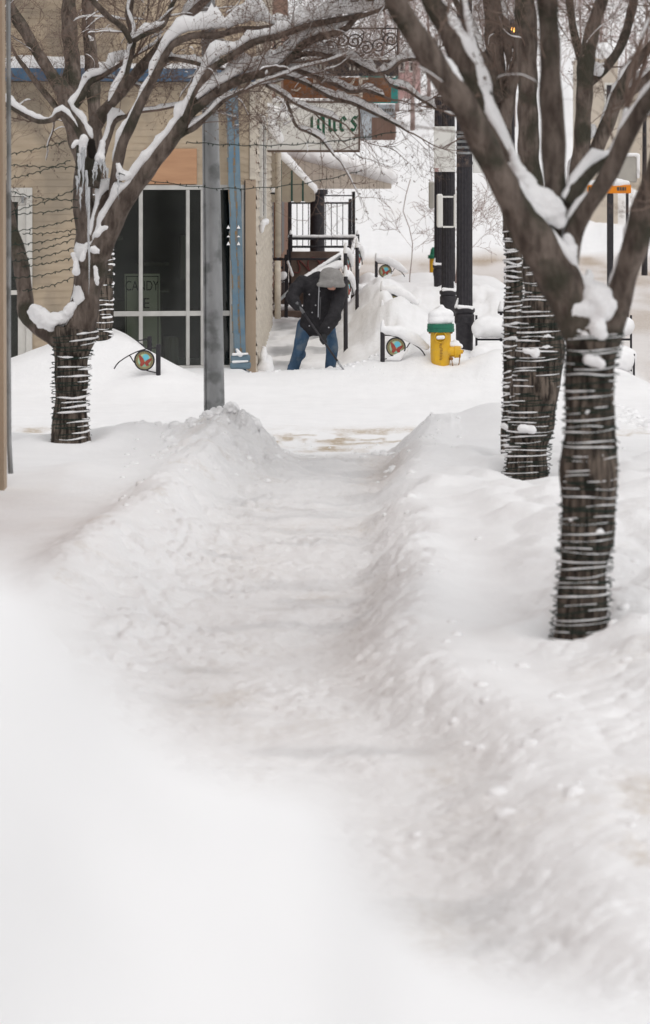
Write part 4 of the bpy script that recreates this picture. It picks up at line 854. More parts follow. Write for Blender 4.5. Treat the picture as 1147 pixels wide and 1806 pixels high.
# ------------------------------------------------------------------ lamp poles
def flute_pole(u, Y, vb, dia, vcollar, label, snowside=1, vtop=-60):
    x = (u - CX) / F * Y; z0 = h(x, Y) - .1; zc = PX(u, vcollar, Y).z
    t = thing('lamp_post', (x, Y, z0), label, 'lamp post', 'black fluted lamp posts at the far corner')
    r = dia / 2; zt = PX(u, vtop, Y).z
    MB().lathe((x, Y, 0), [(r, zc), (r * .97, zc + 1.5), (r * .92, zt)], 64, flute=.09, nf=16).build('shaft', M_['black'], t)
    MB().lathe((x, Y, 0), [(r * 1.02, z0), (r * 1.05, zc - .35), (r * 1.08, zc - .16), (r * 1.22, zc - .13), (r * 1.22, zc - .02), (r * 1.08, zc), (r * 1.28, zc + .03), (r * 1.28, zc + .07), (r * 1.0, zc + .09)], 40).build('base', M_['black'], t, smooth=False)
    s = snowside
    blob('snow', [((x - .08, Y - r * .9, zc + .1), .035, (x + .1, Y - r * .8, zc + .085), .03), ((x - s * r * 1.0, Y - .04, zc + .1), .03, (x - s * r * .8, Y - .05, zc + .22), .012)], M_['snow'], t, .01, 2, .006)
    return t, x, r
p1, x1, r1 = flute_pole(819.5, 49.0, 605, .235, 553, 'nearest black fluted lamp post, standing right behind the hydrant', 1)
p2, x2, r2 = flute_pole(791, 55.0, 560, .225, 521, 'second black fluted lamp post, with the blank white sign plate', -1, 150)
p3, x3, r3 = flute_pole(774.5, 70.0, 530, .20, 474, 'farthest black fluted lamp post, half hidden behind the two nearer ones', 1, 170)
def plates():
    t = thing('sign_plate', PX(784, 262, 54.7), 'blank white sign plate fixed on the second lamp post', 'sign')
    a, b = PX(765.5, 303, 54.7), PX(803, 223, 54.7)
    MB().bbox(a.x, b.x, 54.69, 54.72, a.z, b.z, .006).build('panel', M_['signwhite'], t)
    mk = MB(); 
    for k, (ua, ub) in enumerate(((767, 775), (767, 773), (767, 774))):
        q0, q1 = PX(ua, 297 + k * 2.2, 54.68), PX(ub, 298 + k * 2.2, 54.68); mk.box(q0.x, q1.x, 54.685, 54.688, q1.z, q0.z)
    mk.build('small_print', M_['ink_red'], t)
    t = thing('sign_plate', PX(850, 285, 48.9), 'white sign plate showing behind the limbs right of the lamp posts', 'sign')
    a, b = PX(834, 305, 49), PX(885, 270, 49); MB().bbox(a.x, b.x, 48.98, 49.0, a.z, b.z, .006).build('panel', M_['signwhite'], t)
    MB().box(x1 + .1, b.x, 49.0, 49.02, (a.z + b.z) / 2 - .02, (a.z + b.z) / 2 + .02).build('bracket', M_['black'], t)
    bands = MB()
    for v in (236, 243, 252, 262, 272): 
        q = PX(819, v, 49); bands.lathe((x1, 49.0, 0), [(r1 * 1.02, q.z), (r1 * 1.04, q.z + .02), (r1 * 1.02, q.z + .035)], 24)
    bands.build('steel_strapping', M_['galv'], p1)
    # parking-meter style plates seen edge on
    t = thing('signal_housing', PX(760.5, 345, 56), 'small grey rounded box on the left side of the far lamp post', 'signal box')
    a, b = PX(756.5, 368, 56), PX(766, 320, 56); MB().bbox(a.x, b.x, 55.9, 56.1, a.z, b.z, .02).build('box', M_['signgrey'], t)
    MB().box(b.x - .002, b.x + .14, 55.97, 56.0, (a.z + b.z) / 2 - .015, (a.z + b.z) / 2 + .015).build('bracket', M_['black'], t)
    t = thing('signal_housing', PX(779, 372, 48.2), 'narrow off-white rounded frame strapped to the lamp post below the plate', 'sign frame')
    f = MB()
    a, b = PX(770.5, 401, 54.7), PX(781, 342, 54.7); f.bbox(a.x, b.x, 54.6, 54.75, a.z, b.z, .02)
    a, b = PX(800.5, 401, 54.7), PX(804.5, 343, 54.7); f.bbox(a.x, b.x, 54.6, 54.75, a.z, b.z, .01)
    f.build('housing', M_['signwhite'], t)
    c = MB()
    for v in (347, 400): 
        a, b = PX(781, v + 1.5, 54.7), PX(800, v - 1.5, 54.7); c.box(a.x, b.x, 54.62, 54.66, a.z, b.z)
    c.build('snowy_strap', M_['signwhite'], t)
plates()
# ------------------------------------------------------------------ hydrant
def hydrant():
    Y = 47.0; x = PX(777.5, 650, Y).x; zb = PX(777, 662, Y).z - .1
    t = thing('fire_hydrant', (x, Y, zb), 'yellow fire hydrant with green cap rim and a tall dome of snow', 'fire hydrant')
    z = lambda v: PX(777, v, Y).z; r = 18 / F * Y
    MB().lathe((x, Y, 0), [(r * .7, zb), (r * .72, z(651)), (r * .82, z(647)), (r * .97, z(634)), (r, z(625)), (r, z(584))], 20).build('barrel', M_['yellow'], t, smooth=False)
    MB().lathe((x, Y, 0), [(r * 1.05, z(586)), (r * 1.33, z(585)), (r * 1.36, z(580)), (r * 1.3, z(579)), (r * 1.33, z(577)), (r * 1.3, z(571)), (r * .9, z(570))], 32).build('flange', M_['green'], t)
    bo = MB()
    for k in range(8):
        a = k * math.pi / 4 + .3; bo.lathe((x + math.cos(a) * r * 1.15, Y + math.sin(a) * r * 1.15, 0), [(.014, z(588)), (.014, z(585))], 6)
    bo.build('bolts', M_['rustdark'], t)
    # front outlet with snow in it
    q = PX(777, 594, Y - r * .9); M = Matrix.Translation((q.x, Y - r * .82, q.z)) @ Matrix.Rotation(R(90), 4, 'X')
    MB().lathe((0, 0, 0), [(.085, 0), (.085, .05), (.07, .055), (.068, .03)], 20, M).build('front_outlet', M_['yellow'], t, smooth=True)
    blob('outlet_snow', [((q.x - .035, Y - r - .035, q.z - .008), .026, (q.x + .035, Y - r - .035, q.z - .004), .028)], M_['snow'], t, .008, 2)
    # side nozzle
    q = PX(796, 620, Y); M = Matrix.Translation((q.x, Y - .02, q.z)) @ Matrix.Rotation(R(90), 4, 'Y')
    nz = MB().lathe((0, 0, 0), [(.075, -.06), (.075, .04), (.09, .045), (.09, .06), (.085, .065), (.085, .13), (.03, .135), (.028, .16), (.012, .165)], 20, M).build('side_nozzle', M_['yellow'], t)
    qt = PX(816, 619, Y); MB().lathe((qt.x, Y - .02, qt.z - .014), [(.016, 0), (.016, .028)], 5).build('cap_nut', M_['rustdark'], nz)
    sd = PX(799, 632, Y); cp = [PX(797, 634, Y - .09), PX(799, 646, Y - .1), PX(804, 650, Y - .1), PX(809, 645, Y - .1), PX(811, 632, Y - .09), PX(810, 624, Y - .09)]
    ch = MB().tube([p for p, _ in catmull([(p, 0) for p in cp], .02)], .007, 5); ch.bbox(sd.x - .05, sd.x + .0, Y - .1, Y - .05, sd.z - .02, sd.z + .02, .008); ch.build('chain', M_['rustdark'], nz)
    # rust-run raised lettering on the barrel (small cast strokes, unreadable in the photo)
    L = MB(); rs = random.Random(3)
    for k in range(13):
        v = 601 + k * 2.7; u = 777.5 + rs.uniform(-1, 1); a = PX(u - 1.6, v + 1.4, Y - r - .003); b = PX(u + 1.6 + rs.random(), v - .6, Y)
        L.box(a.x, b.x, Y - r - .004, Y - r + .006, a.z, b.z)
    L.build('cast_lettering', M_['rustdark'], t)
    zt = z(571)
    blob('snow_cap', [((x - .02, Y, zt + .05), .165, (x + .02, Y, zt + .06), .165, (1, 1, .6)), ((x - .03, Y, zt + .12), .15, (x + .04, Y, zt + .13), .145, (1, 1, .62)), ((x + .01, Y, zt + .21), .05, (x + .01, Y, zt + .225), .04)], M_['snow'], t, .014, 5, .012)
    qn = PX(806, 605, Y); blob('nozzle_snow', [((qn.x - .09, Y - .02, qn.z - .01), .04, (qn.x + .05, Y - .02, qn.z - .045), .038), ((qn.x - .03, Y, qn.z + .02), .03, (qn.x, Y, qn.z), .04)], M_['snow'], t, .012, 3, .01)
hydrant()
def far_hydrant():
    Y = 92; x = PX(765, 480, Y).x; zb = h(x, Y) - .05; t = thing('fire_hydrant', (x, Y, zb), 'distant yellow hydrant with green top peeking out left of the lamp posts', 'fire hydrant')
    z = lambda v: PX(765, v, Y).z; r = .11
    MB().lathe((x, Y, 0), [(r, zb), (r, z(456))], 14).build('barrel', M_['yellow'], t)
    MB().lathe((x, Y, 0), [(r * 1.4, z(456)), (r * 1.4, z(450)), (r * .9, z(449)), (r * .7, z(440)), (r * .3, z(436))], 14).build('bonnet', M_['green'], t)
far_hydrant()
# ------------------------------------------------------------------ bike racks with round butterfly discs
def make_rack():
    t = thing('bike_rack', (0, 0, 0), 'x', 'bike rack', 'black bike racks with butterfly discs')
    MB().lathe((0, 0, 0), [(.032, -.45), (.032, .44), (.026, .45)], 14).build('post', M_['black'], t, smooth=False)
    P = lambda x, z, y=0: Vector((x, y, z))
    arc = [P(.03, .40), P(.12, .395), P(.24, .365), P(.34, .325), P(.44, .27), P(.52, .215)]
    low = [P(.03, .07), P(.10, .085), P(.18, .11), P(.27, .16), P(.33, .22), P(.37, .285), P(.39, .305)]
    br = MB()
    for a in (arc, low): q = catmull([(p, 0) for p in a], .02); br.tube([p for p, _ in q], .0085, 6)
    q = catmull([(p, 0) for p in (P(.52, .215), P(.56, .17), P(.59, .12))], .03); br.tube([p for p, _ in q], .0085, 6)
    br.build('hoop', M_['black'], t)
    Mx = Matrix.Translation((.185, .0, .235)) @ Matrix.Rotation(R(90), 4, 'X')
    MB().lathe((0, 0, 0), [(.138, -.018), (.138, .018), (.12, .02), (.12, -.02)], 32, Mx).build('disc_rim', M_['black'], t)
    dc = MB().lathe((0, 0, 0), [(.125, -.008), (.125, .008)], 32, Mx).build('disc', mat('disc_yellow', (.36, .32, .16), .6, (.3, .27, .16), 30, 0), t)
    A = MB(); rs = random.Random(2)
    for k in range(26):
        if 17 <= k <= 22: continue
        a = k / 26 * 2 * math.pi; c = Vector((.185 + .103 * math.cos(a), -.010, .235 + .103 * math.sin(a)))
        A.box(c.x - .004, c.x + .004, -.012, -.009, c.z - .008, c.z + .008)
    A.build('disc_lettering', mat('disc_ink', (.2, .15, .07), .7), dc)
    MB().lathe((0, 0, 0), [(.086, .009), (.086, .0105)], 28, Matrix.Translation((.185, .0, .235)) @ Matrix.Rotation(R(90), 4, 'X')).build('disc_field', mat('disc_field', (.25, .48, .36), .6, (.45, .58, .35), 9, 0), dc)
    MB().lathe((0, 0, 0), [(.042, .011), (.042, .012)], 20, Matrix.Translation((.205, .0, .275)) @ Matrix.Rotation(R(90), 4, 'X')).build('disc_sky', mat('disc_sky', (.15, .5, .62), .6), dc)
    W = MB(); cx_, cz_ = .19, .21
    wing = [(0, 0), (-.02, .05), (-.06, .095), (-.078, .09), (-.07, .03), (-.055, -.005), (-.066, -.04), (-.04, -.055), (-.01, -.03)]
    wing2 = [(0, 0), (.03, .03), (.085, .055), (.092, .04), (.07, .0), (.05, -.015), (.055, -.045), (.02, -.05), (.0, -.02)]
    W.prism([(cx_ + a, cz_ + b) for a, b in wing], -.018, -.014); W.prism([(cx_ + a, cz_ + b) for a, b in wing2], -.018, -.014)
    W.build('butterfly', mat('butterfly_red', (.36, .08, .05), .6, (.26, .04, .04), 20, 0), dc)
    blob('snow', [((.05, 0, .47), .06, (.24, 0, .455), .082, (1, .8, 1)), ((.24, 0, .455), .082, (.44, 0, .355), .08, (1, .8, 1)), ((.44, 0, .355), .075, (.60, 0, .24), .05, (1, .8, 1)), ((0, 0, .46), .036, (.0, 0, .60), .022), ((0, 0, .46), .036, (.05, 0, .45), .045)], M_['snow'], t, .012, 3, .01)
    blob('lens_snow', [((.07, .0, .075), .022, (.22, 0, .10), .055, (1, .55, 1)), ((.22, 0, .10), .055, (.33, 0, .20), .03, (1, .55, 1))], M_['snow'], t, .01, 2, .006)
    return t
proto = make_rack()
ground_at = lambda x, y: h(x, y)
racks = [(675, 47.2, 585, 1.0, 0, 'nearest right-hand bike rack, red butterfly disc fully clear of the snow'),
         (674, 53.2, 548, 1.0, 0, 'bike rack behind the nearest one, only its snowy arc above the drift'),
         (674, 58.6, 512, 1.0, 0, 'third right-hand bike rack, half its disc above the snow'),
         (664, 70.5, 460, 1.0, 0, 'farthest right-hand bike rack, small and near the tan road')]
for i, (u, Y, vt, sc, rz, lab) in enumerate(racks):
    o = proto if i == 0 else copy_tree(proto)
    p = PX(u, vt, Y); o.location = (p.x, Y, p.z - .45); o['label'] = lab; o.rotation_euler = (0, 0, rz)
for (u, Y, vt, rz, lab) in [(279.5, 45.35, 607, R(180), 'bike rack at left half buried in the mound before the shop, butterfly disc showing'),
                            (264, 46.5, 593, R(180), 'second left bike rack, just a post top above the mound')]:
    o = copy_tree(proto); p = PX(u, vt, Y); o.location = (p.x, Y, p.z - .45); o['label'] = lab; o.rotation_euler = (0, 0, rz)
    for ch in [k for k in bpy.data.objects if k.parent == o]:
        if ch.name.startswith('snow') or ch.name.startswith('lens'): bpy.data.objects.remove(ch)
        elif ch.name.startswith('disc'):
            ch.rotation_euler = (0, 0, R(180)); ch.location = (.37, 0, 0)
# the row along the shop side of the path, seen nearly edge-on
for (u, Y, vt, rz, lab) in [(610, 52.0, 487, R(78), 'snow-tipped post right behind the shoveller, rack seen edge-on'),
                            (609.5, 56.5, 446, R(80), 'tallest edge-on rack post, beside the porch rail with a sliver of its disc'),
                            (630, 61.0, 436, R(80), 'edge-on rack post farthest down the cleared walk')]:
    o = copy_tree(proto); p = PX(u, vt, Y); zt = p.z; o.rotation_euler = (0, 0, rz)
    gz = h(p.x, Y); s = (zt - gz) / .62; o.scale = (1, 1, 1); o.location = (p.x, Y, zt - .45 * 1); o['label'] = lab
    ex = MB().lathe((0, 0, 0), [(.034, gz - .2 - (zt - .45)), (.034, -.4)], 12); e = ex.build('post_foot', M_['black'], None); e.parent = o
# ------------------------------------------------------------------ bench under snow at right
def bench():
    Y = 48.6; xa, xb = PX(838, 0, Y).x, PX(1118, 0, Y).x; z = lambda v: PX(900, v, Y).z
    t = thing('bench', ((xa + xb) / 2, Y, -.2), 'black street bench buried under rounded loaves of snow behind the right trees', 'bench')
    f = MB()
    for x in (xa + .03, (xa + xb) / 2, xb - .02):
        f.tube([(x, Y + .22, z(557)), (x, Y + .2, z(620)), (x, Y + .2, z(700))], .016, 8); f.tube([(x, Y - .25, z(625)), (x, Y - .25, z(705))], .016, 8); f.tube([(x, Y + .2, z(622)), (x, Y - .27, z(624))], .016, 8)
    f.tube([(xa + .02, Y + .2, z(600)), (xb - .02, Y + .2, z(600))], .015, 8); f.tube([(xa + .02, Y + .2, z(572)), (xb - .02, Y + .2, z(572))], .012, 8)
    f.build('frame', M_['black'], t)
    sb = MB()
    for k in range(5): sb.bbox(xa + .02, xb - .02, Y - .25 + k * .09, Y - .18 + k * .09, z(624) - .03, z(624), .004)
    sb.build('seat', M_['black'], t)
    blob('backrest_snow', [((xa + .14, Y + .16, z(577)), .165, ((xa + xb) / 2 - .1, Y + .16, z(577)), .165), (((xa + xb) / 2 + .1, Y + .16, z(578)), .16, (xb - .12, Y + .16, z(577)), .15), ((xa + .02, Y + .1, z(582)), .08, (xa + .05, Y + .1, z(586)), .1)], M_['snow'], t, .03, 3, .02)
    blob('seat_snow', [((xa + .12, Y - .15, z(628)), .2, (xa + .5, Y - .15, z(628)), .24), ((xa + .5, Y - .15, z(630)), .22, (xb - .6, Y - .15, z(628)), .22), ((xb - .6, Y - .15, z(628)), .24, (xb - .16, Y - .15, z(632)), .2)], M_['snow'], t, .03, 5, .02)
    q = PX(884.5, 548, Y)
bench()
def bollard():
    Y = 49.3; q = PX(884, 520, Y); t = thing('snow_post', (q.x, Y, -.2), 'thin black post with a snow cone beside the middle right tree', 'post')
    MB().lathe((q.x, Y, 0), [(.02, -.3), (.02, PX(0, 553, Y).z), (.05, PX(0, 553, Y).z), (.05, PX(0, 549, Y).z)], 12).build('shaft', M_['black'], t)
    blob('snow_cap', [((q.x, Y, PX(0, 546, Y).z), .055, (q.x, Y, PX(0, 533, Y).z), .022)], M_['snow'], t, .01, 3)
bollard()
# ------------------------------------------------------------------ porch, awnings and signs down the side wall
XW = PX(472, 0, 63.5).x
def next_building():
    t = thing('brick_shop', (XW - .5, 64, -.2), 'brick and timber building beyond the tan shop with a striped awning wall', 'building')
    W = MB().box(XW - 3, XW, 63.6, 99, -.4, 7.5); W.build('wall', M_['brick'], t)
    tr = MB()
    for y0, y1 in ((63.52, 63.9), (72, 72.5), (80, 80.4)): tr.bbox(XW + .002, XW + .05, y0, y1, -.2, 3.2, .01)
    tr.build('trim', M_['wood'], t)
    wn = MB()
    for y0, y1 in ((66, 70), (74, 78.5), (82, 88)): wn.box(XW + .003, XW + .02, y0, y1, .6, 2.3)
    wn.build('window', M_['black'], t)
    pl = MB().lathe((XW + .02, 63.45, 0), [(.05, -.2), (.05, 2.8)], 10).build('downpipe', M_['wood'], t)
next_building()
def awning(x0, x1, Ya, Yb, zb, zt, zs, label, m_, stripes, pale, vt_scallop, thick, groupn=None):
    """valance (zb..zs) round a sloping canvas from the wall (zt) to the front edge (zs) at x1; we look at its end"""
    t = thing('awning', (x0, Ya, zb), label, 'awning')
    n = stripes; c = MB(); g = MB()
    for i in range(n):
        a0, a1 = i / n, (i + 1) / n; xa, xb = x0 + (x1 - x0) * a0, x0 + (x1 - x0) * a1
        ta, tb = zt + (zs - zt) * a0, zt + (zs - zt) * a1; mid = (xa + xb) / 2; drop = vt_scallop
        c.prism([(xa, zb + drop), (xa + (xb - xa) * .25, zb + drop * .2), (mid, zb), (xb - (xb - xa) * .25, zb + drop * .2), (xb, zb + drop), (xb, tb), (xa, ta)], Ya, Ya + .02)
        wd = (xb - xa) * (.16 if not pale else .05)
        if i: g.prism([(xa - wd / 2, zb + drop * .6), (xa + wd / 2, zb + drop * .6), (xa + wd / 2, ta - .01), (xa - wd / 2, ta - .01)], Ya - .006, Ya - .001)
    c.build('end_panel', m_, t); g.build('stripes', M_['awn_green'] if not pale else M_['awn_seam'], t)
    top = MB(); top.add([(x0, Ya + .02, zt), (x1, Ya + .02, zs), (x1, Yb, zs), (x0, Yb, zt), (x0, Ya + .02, zt - .03), (x1, Ya + .02, zs - .03), (x1, Yb, zs - .03), (x0, Yb, zt - .03)], [(0, 1, 2, 3), (4, 7, 6, 5), (1, 5, 6, 2)])
    top.box(x1 - .012, x1 + .01, Ya + .021, Yb, zb + .02, zs - .03); top.build('canvas', m_, t)
    blob('snow', [((x0 + .02, Ya + .1, zt + thick * .5), thick, (x1 - .04, Ya + .1, zs + thick * .6), thick * 1.15), ((x0, Ya + .8, zt + thick * .5), thick, (x1 - .1, Ya + .8, zs + thick * .6), thick), ((x1 - .02, Ya + .1, zs + thick * .35), thick, (x1 - .03, Yb, zs + thick * .35), thick), ((x0 + .1, Ya + .5, zt + thick * .2), thick * .8, (x0 + .1, Yb, zt + thick * .2), thick * .8)]
         + [((x0 + .1, Ya + .3 + k * .45, zt + thick * .3), thick, (x1 - .05, Ya + .3 + k * .45, zs + thick * .4), thick) for k in range(min(9, int((Yb - Ya) / .45)))], M_['snow'], t, .035, 4, .02)
    fr = MB().tube([(x0, Ya - .01, zb + .01), (x1, Ya - .01, zb + .01)], .008, 5); 
    return t
Ya = 62.0; z_ = lambda v, Y: PX(0, v, Y).z
awning(PX(476, 0, Ya).x, PX(554, 0, Ya).x, Ya, 66.5, z_(357, Ya), z_(262, Ya), z_(337, Ya), 'tan awning with dark green stripes and scalloped hem, snow along its slope', M_['awn_tan'], 4, False, .03, .085)
Yb = 74.0
awning(PX(500, 0, Yb).x, PX(690, 0, Yb).x, Yb, 84, z_(333, Yb), z_(270, Yb), z_(318, Yb), 'wide pale ribbed entrance canopy with deep snow on its roof', M_['awn_pale'], 15, True, .0, .17)
def porch():
    Y0 = 66.5; t = thing('porch', ((-.4), Y0, -.2), 'raised entrance porch with black rails beyond the person', 'porch')
    z = lambda v, Y=Y0: PX(0, v, Y).z; X = lambda u, Y=Y0: PX(u, 0, Y).x
    d = MB(); d.bbox(XW + .01, X(640), Y0 + 1.2, Y0 + 7, -.4, z(520), .02).bbox(XW + .01, X(612), Y0 + .5, Y0 + 1.18, -.4, z(548) + .0, .02)
    d.build('deck', M_['darkwood'], t)
    MB().bbox(X(512), X(600), Y0 + 1.1, Y0 + 1.16, z(512), z(446), .01).build('side_panel', M_['darkwood'], t)
    sc = MB(); pts = [PX(518 + 3.2 * k + 6 * math.sin(k * 1.1), 470 + 12 * math.sin(k * .9 + 1) - k * .3, Y0 + 1.08) for k in range(18)]
    sc.tube([p for p, _ in catmull([(p, 0) for p in pts], .03)], .014, 5); sc.build('red_lettering', mat('dull_red', (.16, .05, .045), .8), t)
    MB().bbox(XW + .05, X(640), Y0 + .2, Y0 + 1.0, -.3, z(549) , .02).build('step', M_['darkwood'], t)
    blob('deck_snow', [((XW + .1, Y0 + .5, z(545)), .07, (X(640), Y0 + .5, z(545)), .08), ((X(560), Y0 + .9, z(520)), .1, (X(650), Y0 + 1.1, z(512)), .12)], M_['snow'], t, .03, 3, .02)
    cl = MB().lathe((X(560, 72), 72, 0), [(.16, -.2), (.155, z(345, 72)), (.22, z(342, 72)), (.22, z(334, 72))], 20).build('column', M_['black'], t)
    def rail(ua, ub, vt, vb, Y, posts, bal=0, wr=.022, v2=None, snow=True, nm='railing'):
        m = MB(); a, b = X(ua, Y), X(ub, Y)
        m.bbox(a, b, Y - wr, Y + wr, z(vt, Y) - wr, z(vt, Y) + wr, .006)
        if v2: m.bbox(a, b, Y - wr * .8, Y + wr * .8, z(v2, Y) - wr * .8, z(v2, Y) + wr * .8, .006)
        for u in posts: m.bbox(X(u, Y) - .035, X(u, Y) + .035, Y - .035, Y + .035, z(vb, Y), z(vt, Y) + .09, .008)
        for k in range(bal):
            x = a + (b - a) * (k + .5) / bal; m.box(x - .009, x + .009, Y - .009, Y + .009, z(v2, Y), z(vt, Y) - wr)
        o = m.build(nm, M_['black'], t)
        if snow: blob('rail_snow', [((a, Y, z(vt, Y) + .045), .032, (b, Y, z(vt, Y) + .045), .038)] + [((X(u, Y), Y, z(vt, Y) + .1), .04, (X(u, Y), Y, z(vt, Y) + .16), .02) for u in posts], M_['snow'], o, .015, 2, .008)
    rail(509, 620, 358, 455, 73.0, (511, 618), 11, .02, 436, snow=False)
    rail(512, 626, 345, 440, 76.0, (624,), 0, .014, None, snow=False)
    rail(510, 632, 421, 560, 68.0, (513, 631), 0, .024, 435)
    rail(476, 602, 457, 560, 65.5, (505,), 0, .022, None, snow=False)
    hr = MB(); P = [PX(600, 452, 65.6), PX(560, 478, 64.5), PX(520, 505, 63), PX(486, 536, 61.5)]
    hr.tube([p for p, _ in catmull([(p, 0) for p in P], .1)], .03, 8); hr.build('handrail', M_['galv'], t, smooth=True)
    blob('handrail_snow', [(P[k] + Vector((0, 0, .05)), .035, P[k + 1] + Vector((0, 0, .05)), .035) for k in range(2)], M_['snow'], t, .018, 2, .01)
    P = [PX(628, 424, 68), PX(618, 455, 66), PX(606, 480, 64.5)]
    hr = MB().tube([p for p, _ in catmull([(p, 0) for p in P], .1)], .025, 8).build('handrail', M_['black'], t, smooth=True)
    blob('handrail_snow', [(P[k] + Vector((0, 0, .05)), .04, P[k + 1] + Vector((0, 0, .05)), .04) for k in range(2)], M_['snow'], t, .018, 2, .01)
    # chairs and oddments by the wall
    c = MB()
    for (ua, ub, va, vb, Y) in ((484, 500, 470, 474, 64), (484, 487, 470, 520, 64), (498, 501, 455, 520, 64), (506, 509, 440, 540, 65), (484, 503, 492, 496, 64)): c.bbox(X(ua, Y), X(ub, Y), Y, Y + .05, z(vb, Y), z(va, Y), .008)
    c.build('side_frame', M_['black'], t)
    blob('clutter_snow', [(PX(488, 489, 64), .07, PX(500, 486, 64), .08), (PX(508, 462, 64.6), .03, PX(516, 486, 64.6), .03), (PX(483, 466, 63.9), .03, PX(492, 470, 63.9), .04), (PX(545, 487, 64.2), .06, PX(598, 466, 64.6), .08)], M_['snow'], t, .018, 2, .015)
porch()
def wall_lamp():
    q = PX(480, 339, 61.5); t = thing('wall_lamp', q, 'small snow-topped lamp sticking out of the wall under the striped awning', 'lamp')
    MB().tube([q + Vector((-.1, 0, 0)), q + Vector((.06, 0, -.01))], [.02, .035], 10).build('arm', M_['black'], t)
    blob('snow', [(q + Vector((-.05, 0, .03)), .045, q + Vector((.07, 0, .03)), .05)], M_['snow'], t, .012, 2)
wall_lamp()
# blackletter sign
def nib(mb, strokes, ox, oz, s, Y, wd=.11):
    n = Vector((math.cos(R(38)), 0, math.sin(R(38)))) * (wd * s)
    for st in strokes:
        for (a, b) in zip(st[:-1], st[1:]):
            A = Vector((ox + a[0] * s, 0, oz + a[1] * s)); B = Vector((ox + b[0] * s, 0, oz + b[1] * s)); k = Vector((0, 0, 0))
            d = (B - A).normalized(); P = [A - n - d * .004, A + n - d * .004, B + n + d * .004, B - n + d * .004]
            mb.prism([(p.x, p.z) for p in P], Y - .004 - random.random() * .002, Y)
def antique_sign():
    Y = 58.0; a, b = PX(463, 267, Y), PX(635, 180, Y); t = thing('hanging_sign', (a.x, Y, a.z), 'white hanging shop sign with green blackletter ending and snow plastered over its left half', 'sign')
    MB().bbox(a.x + .02, b.x - .02, Y - .03, Y + .03, a.z + .02, b.z - .01, .004).build('panel', M_['signwhite'], t)
    f = MB(); f.box(a.x - .01, b.x, Y - .045, Y + .045, a.z - .015, a.z + .02).box(b.x - .025, b.x + .005, Y - .05, Y + .05, a.z + .021, b.z).box(a.x + .3, b.x - .026, Y - .045, Y + .045, b.z - .012, b.z + .014)
    f.box(a.x - .03, a.x + .01, Y - .06, Y + .06, a.z - .1, a.z + .25); f.build('frame', M_['darkwood'], t)
    S = MB(); s = (233 - 206) / F * Y; z0 = PX(0, 232, Y).z; yy = Y - .031
    G = {'i': [[(-.04, .88), (.12, .98)], [(.08, .92), (.08, .12), (.2, .04)], [(.04, 1.22), (.12, 1.28)]],
         'q': [[(.02, .82), (.02, .18), (.16, .04), (.34, .2)], [(.02, .82), (.2, .96), (.36, .84)], [(.37, .95), (.37, -.5)], [(.3, -.42), (.42, -.52)]],
         'u': [[(-.04, .88), (.08, .96)], [(.06, .92), (.06, .16), (.2, .03), (.36, .2)], [(.30, .9), (.4, .98)], [(.37, .92), (.37, .12), (.5, .04)]],
         'e': [[(.04, .78), (.04, .2), (.2, .03), (.38, .18)], [(.04, .78), (.2, .97), (.36, .74), (.08, .46)]],
         's': [[(.36, .84), (.2, .97), (.05, .74), (.34, .36), (.2, .04), (.0, .18)], [(.34, .82), (.42, 1.02)]]}
    for ch, u in (('i', 548), ('q', 561), ('u', 580), ('e', 600), ('s', 619)): nib(S, G[ch], PX(u, 0, Y).x, z0, s, yy)
    S.build('lettering', M_['ink_green'], t)
    blob('snow', [((a.x + .06, Y - .04, b.z - .12), .12, (a.x + .35, Y - .04, b.z - .22), .10, (1, .45, 1)), ((a.x + .1, Y - .04, b.z - .3), .12, (a.x + .3, Y - .04, a.z + .2), .08, (1, .35, 1)), ((a.x + .35, Y - .04, b.z - .1), .06, (a.x + .8, Y - .03, b.z - .08), .03, (1, .5, 1)), ((a.x + .2, Y, b.z + .03), .05, (a.x + 1.2, Y, b.z + .03), .035)], M_['snow'], t, .02, 5, .012)
antique_sign()
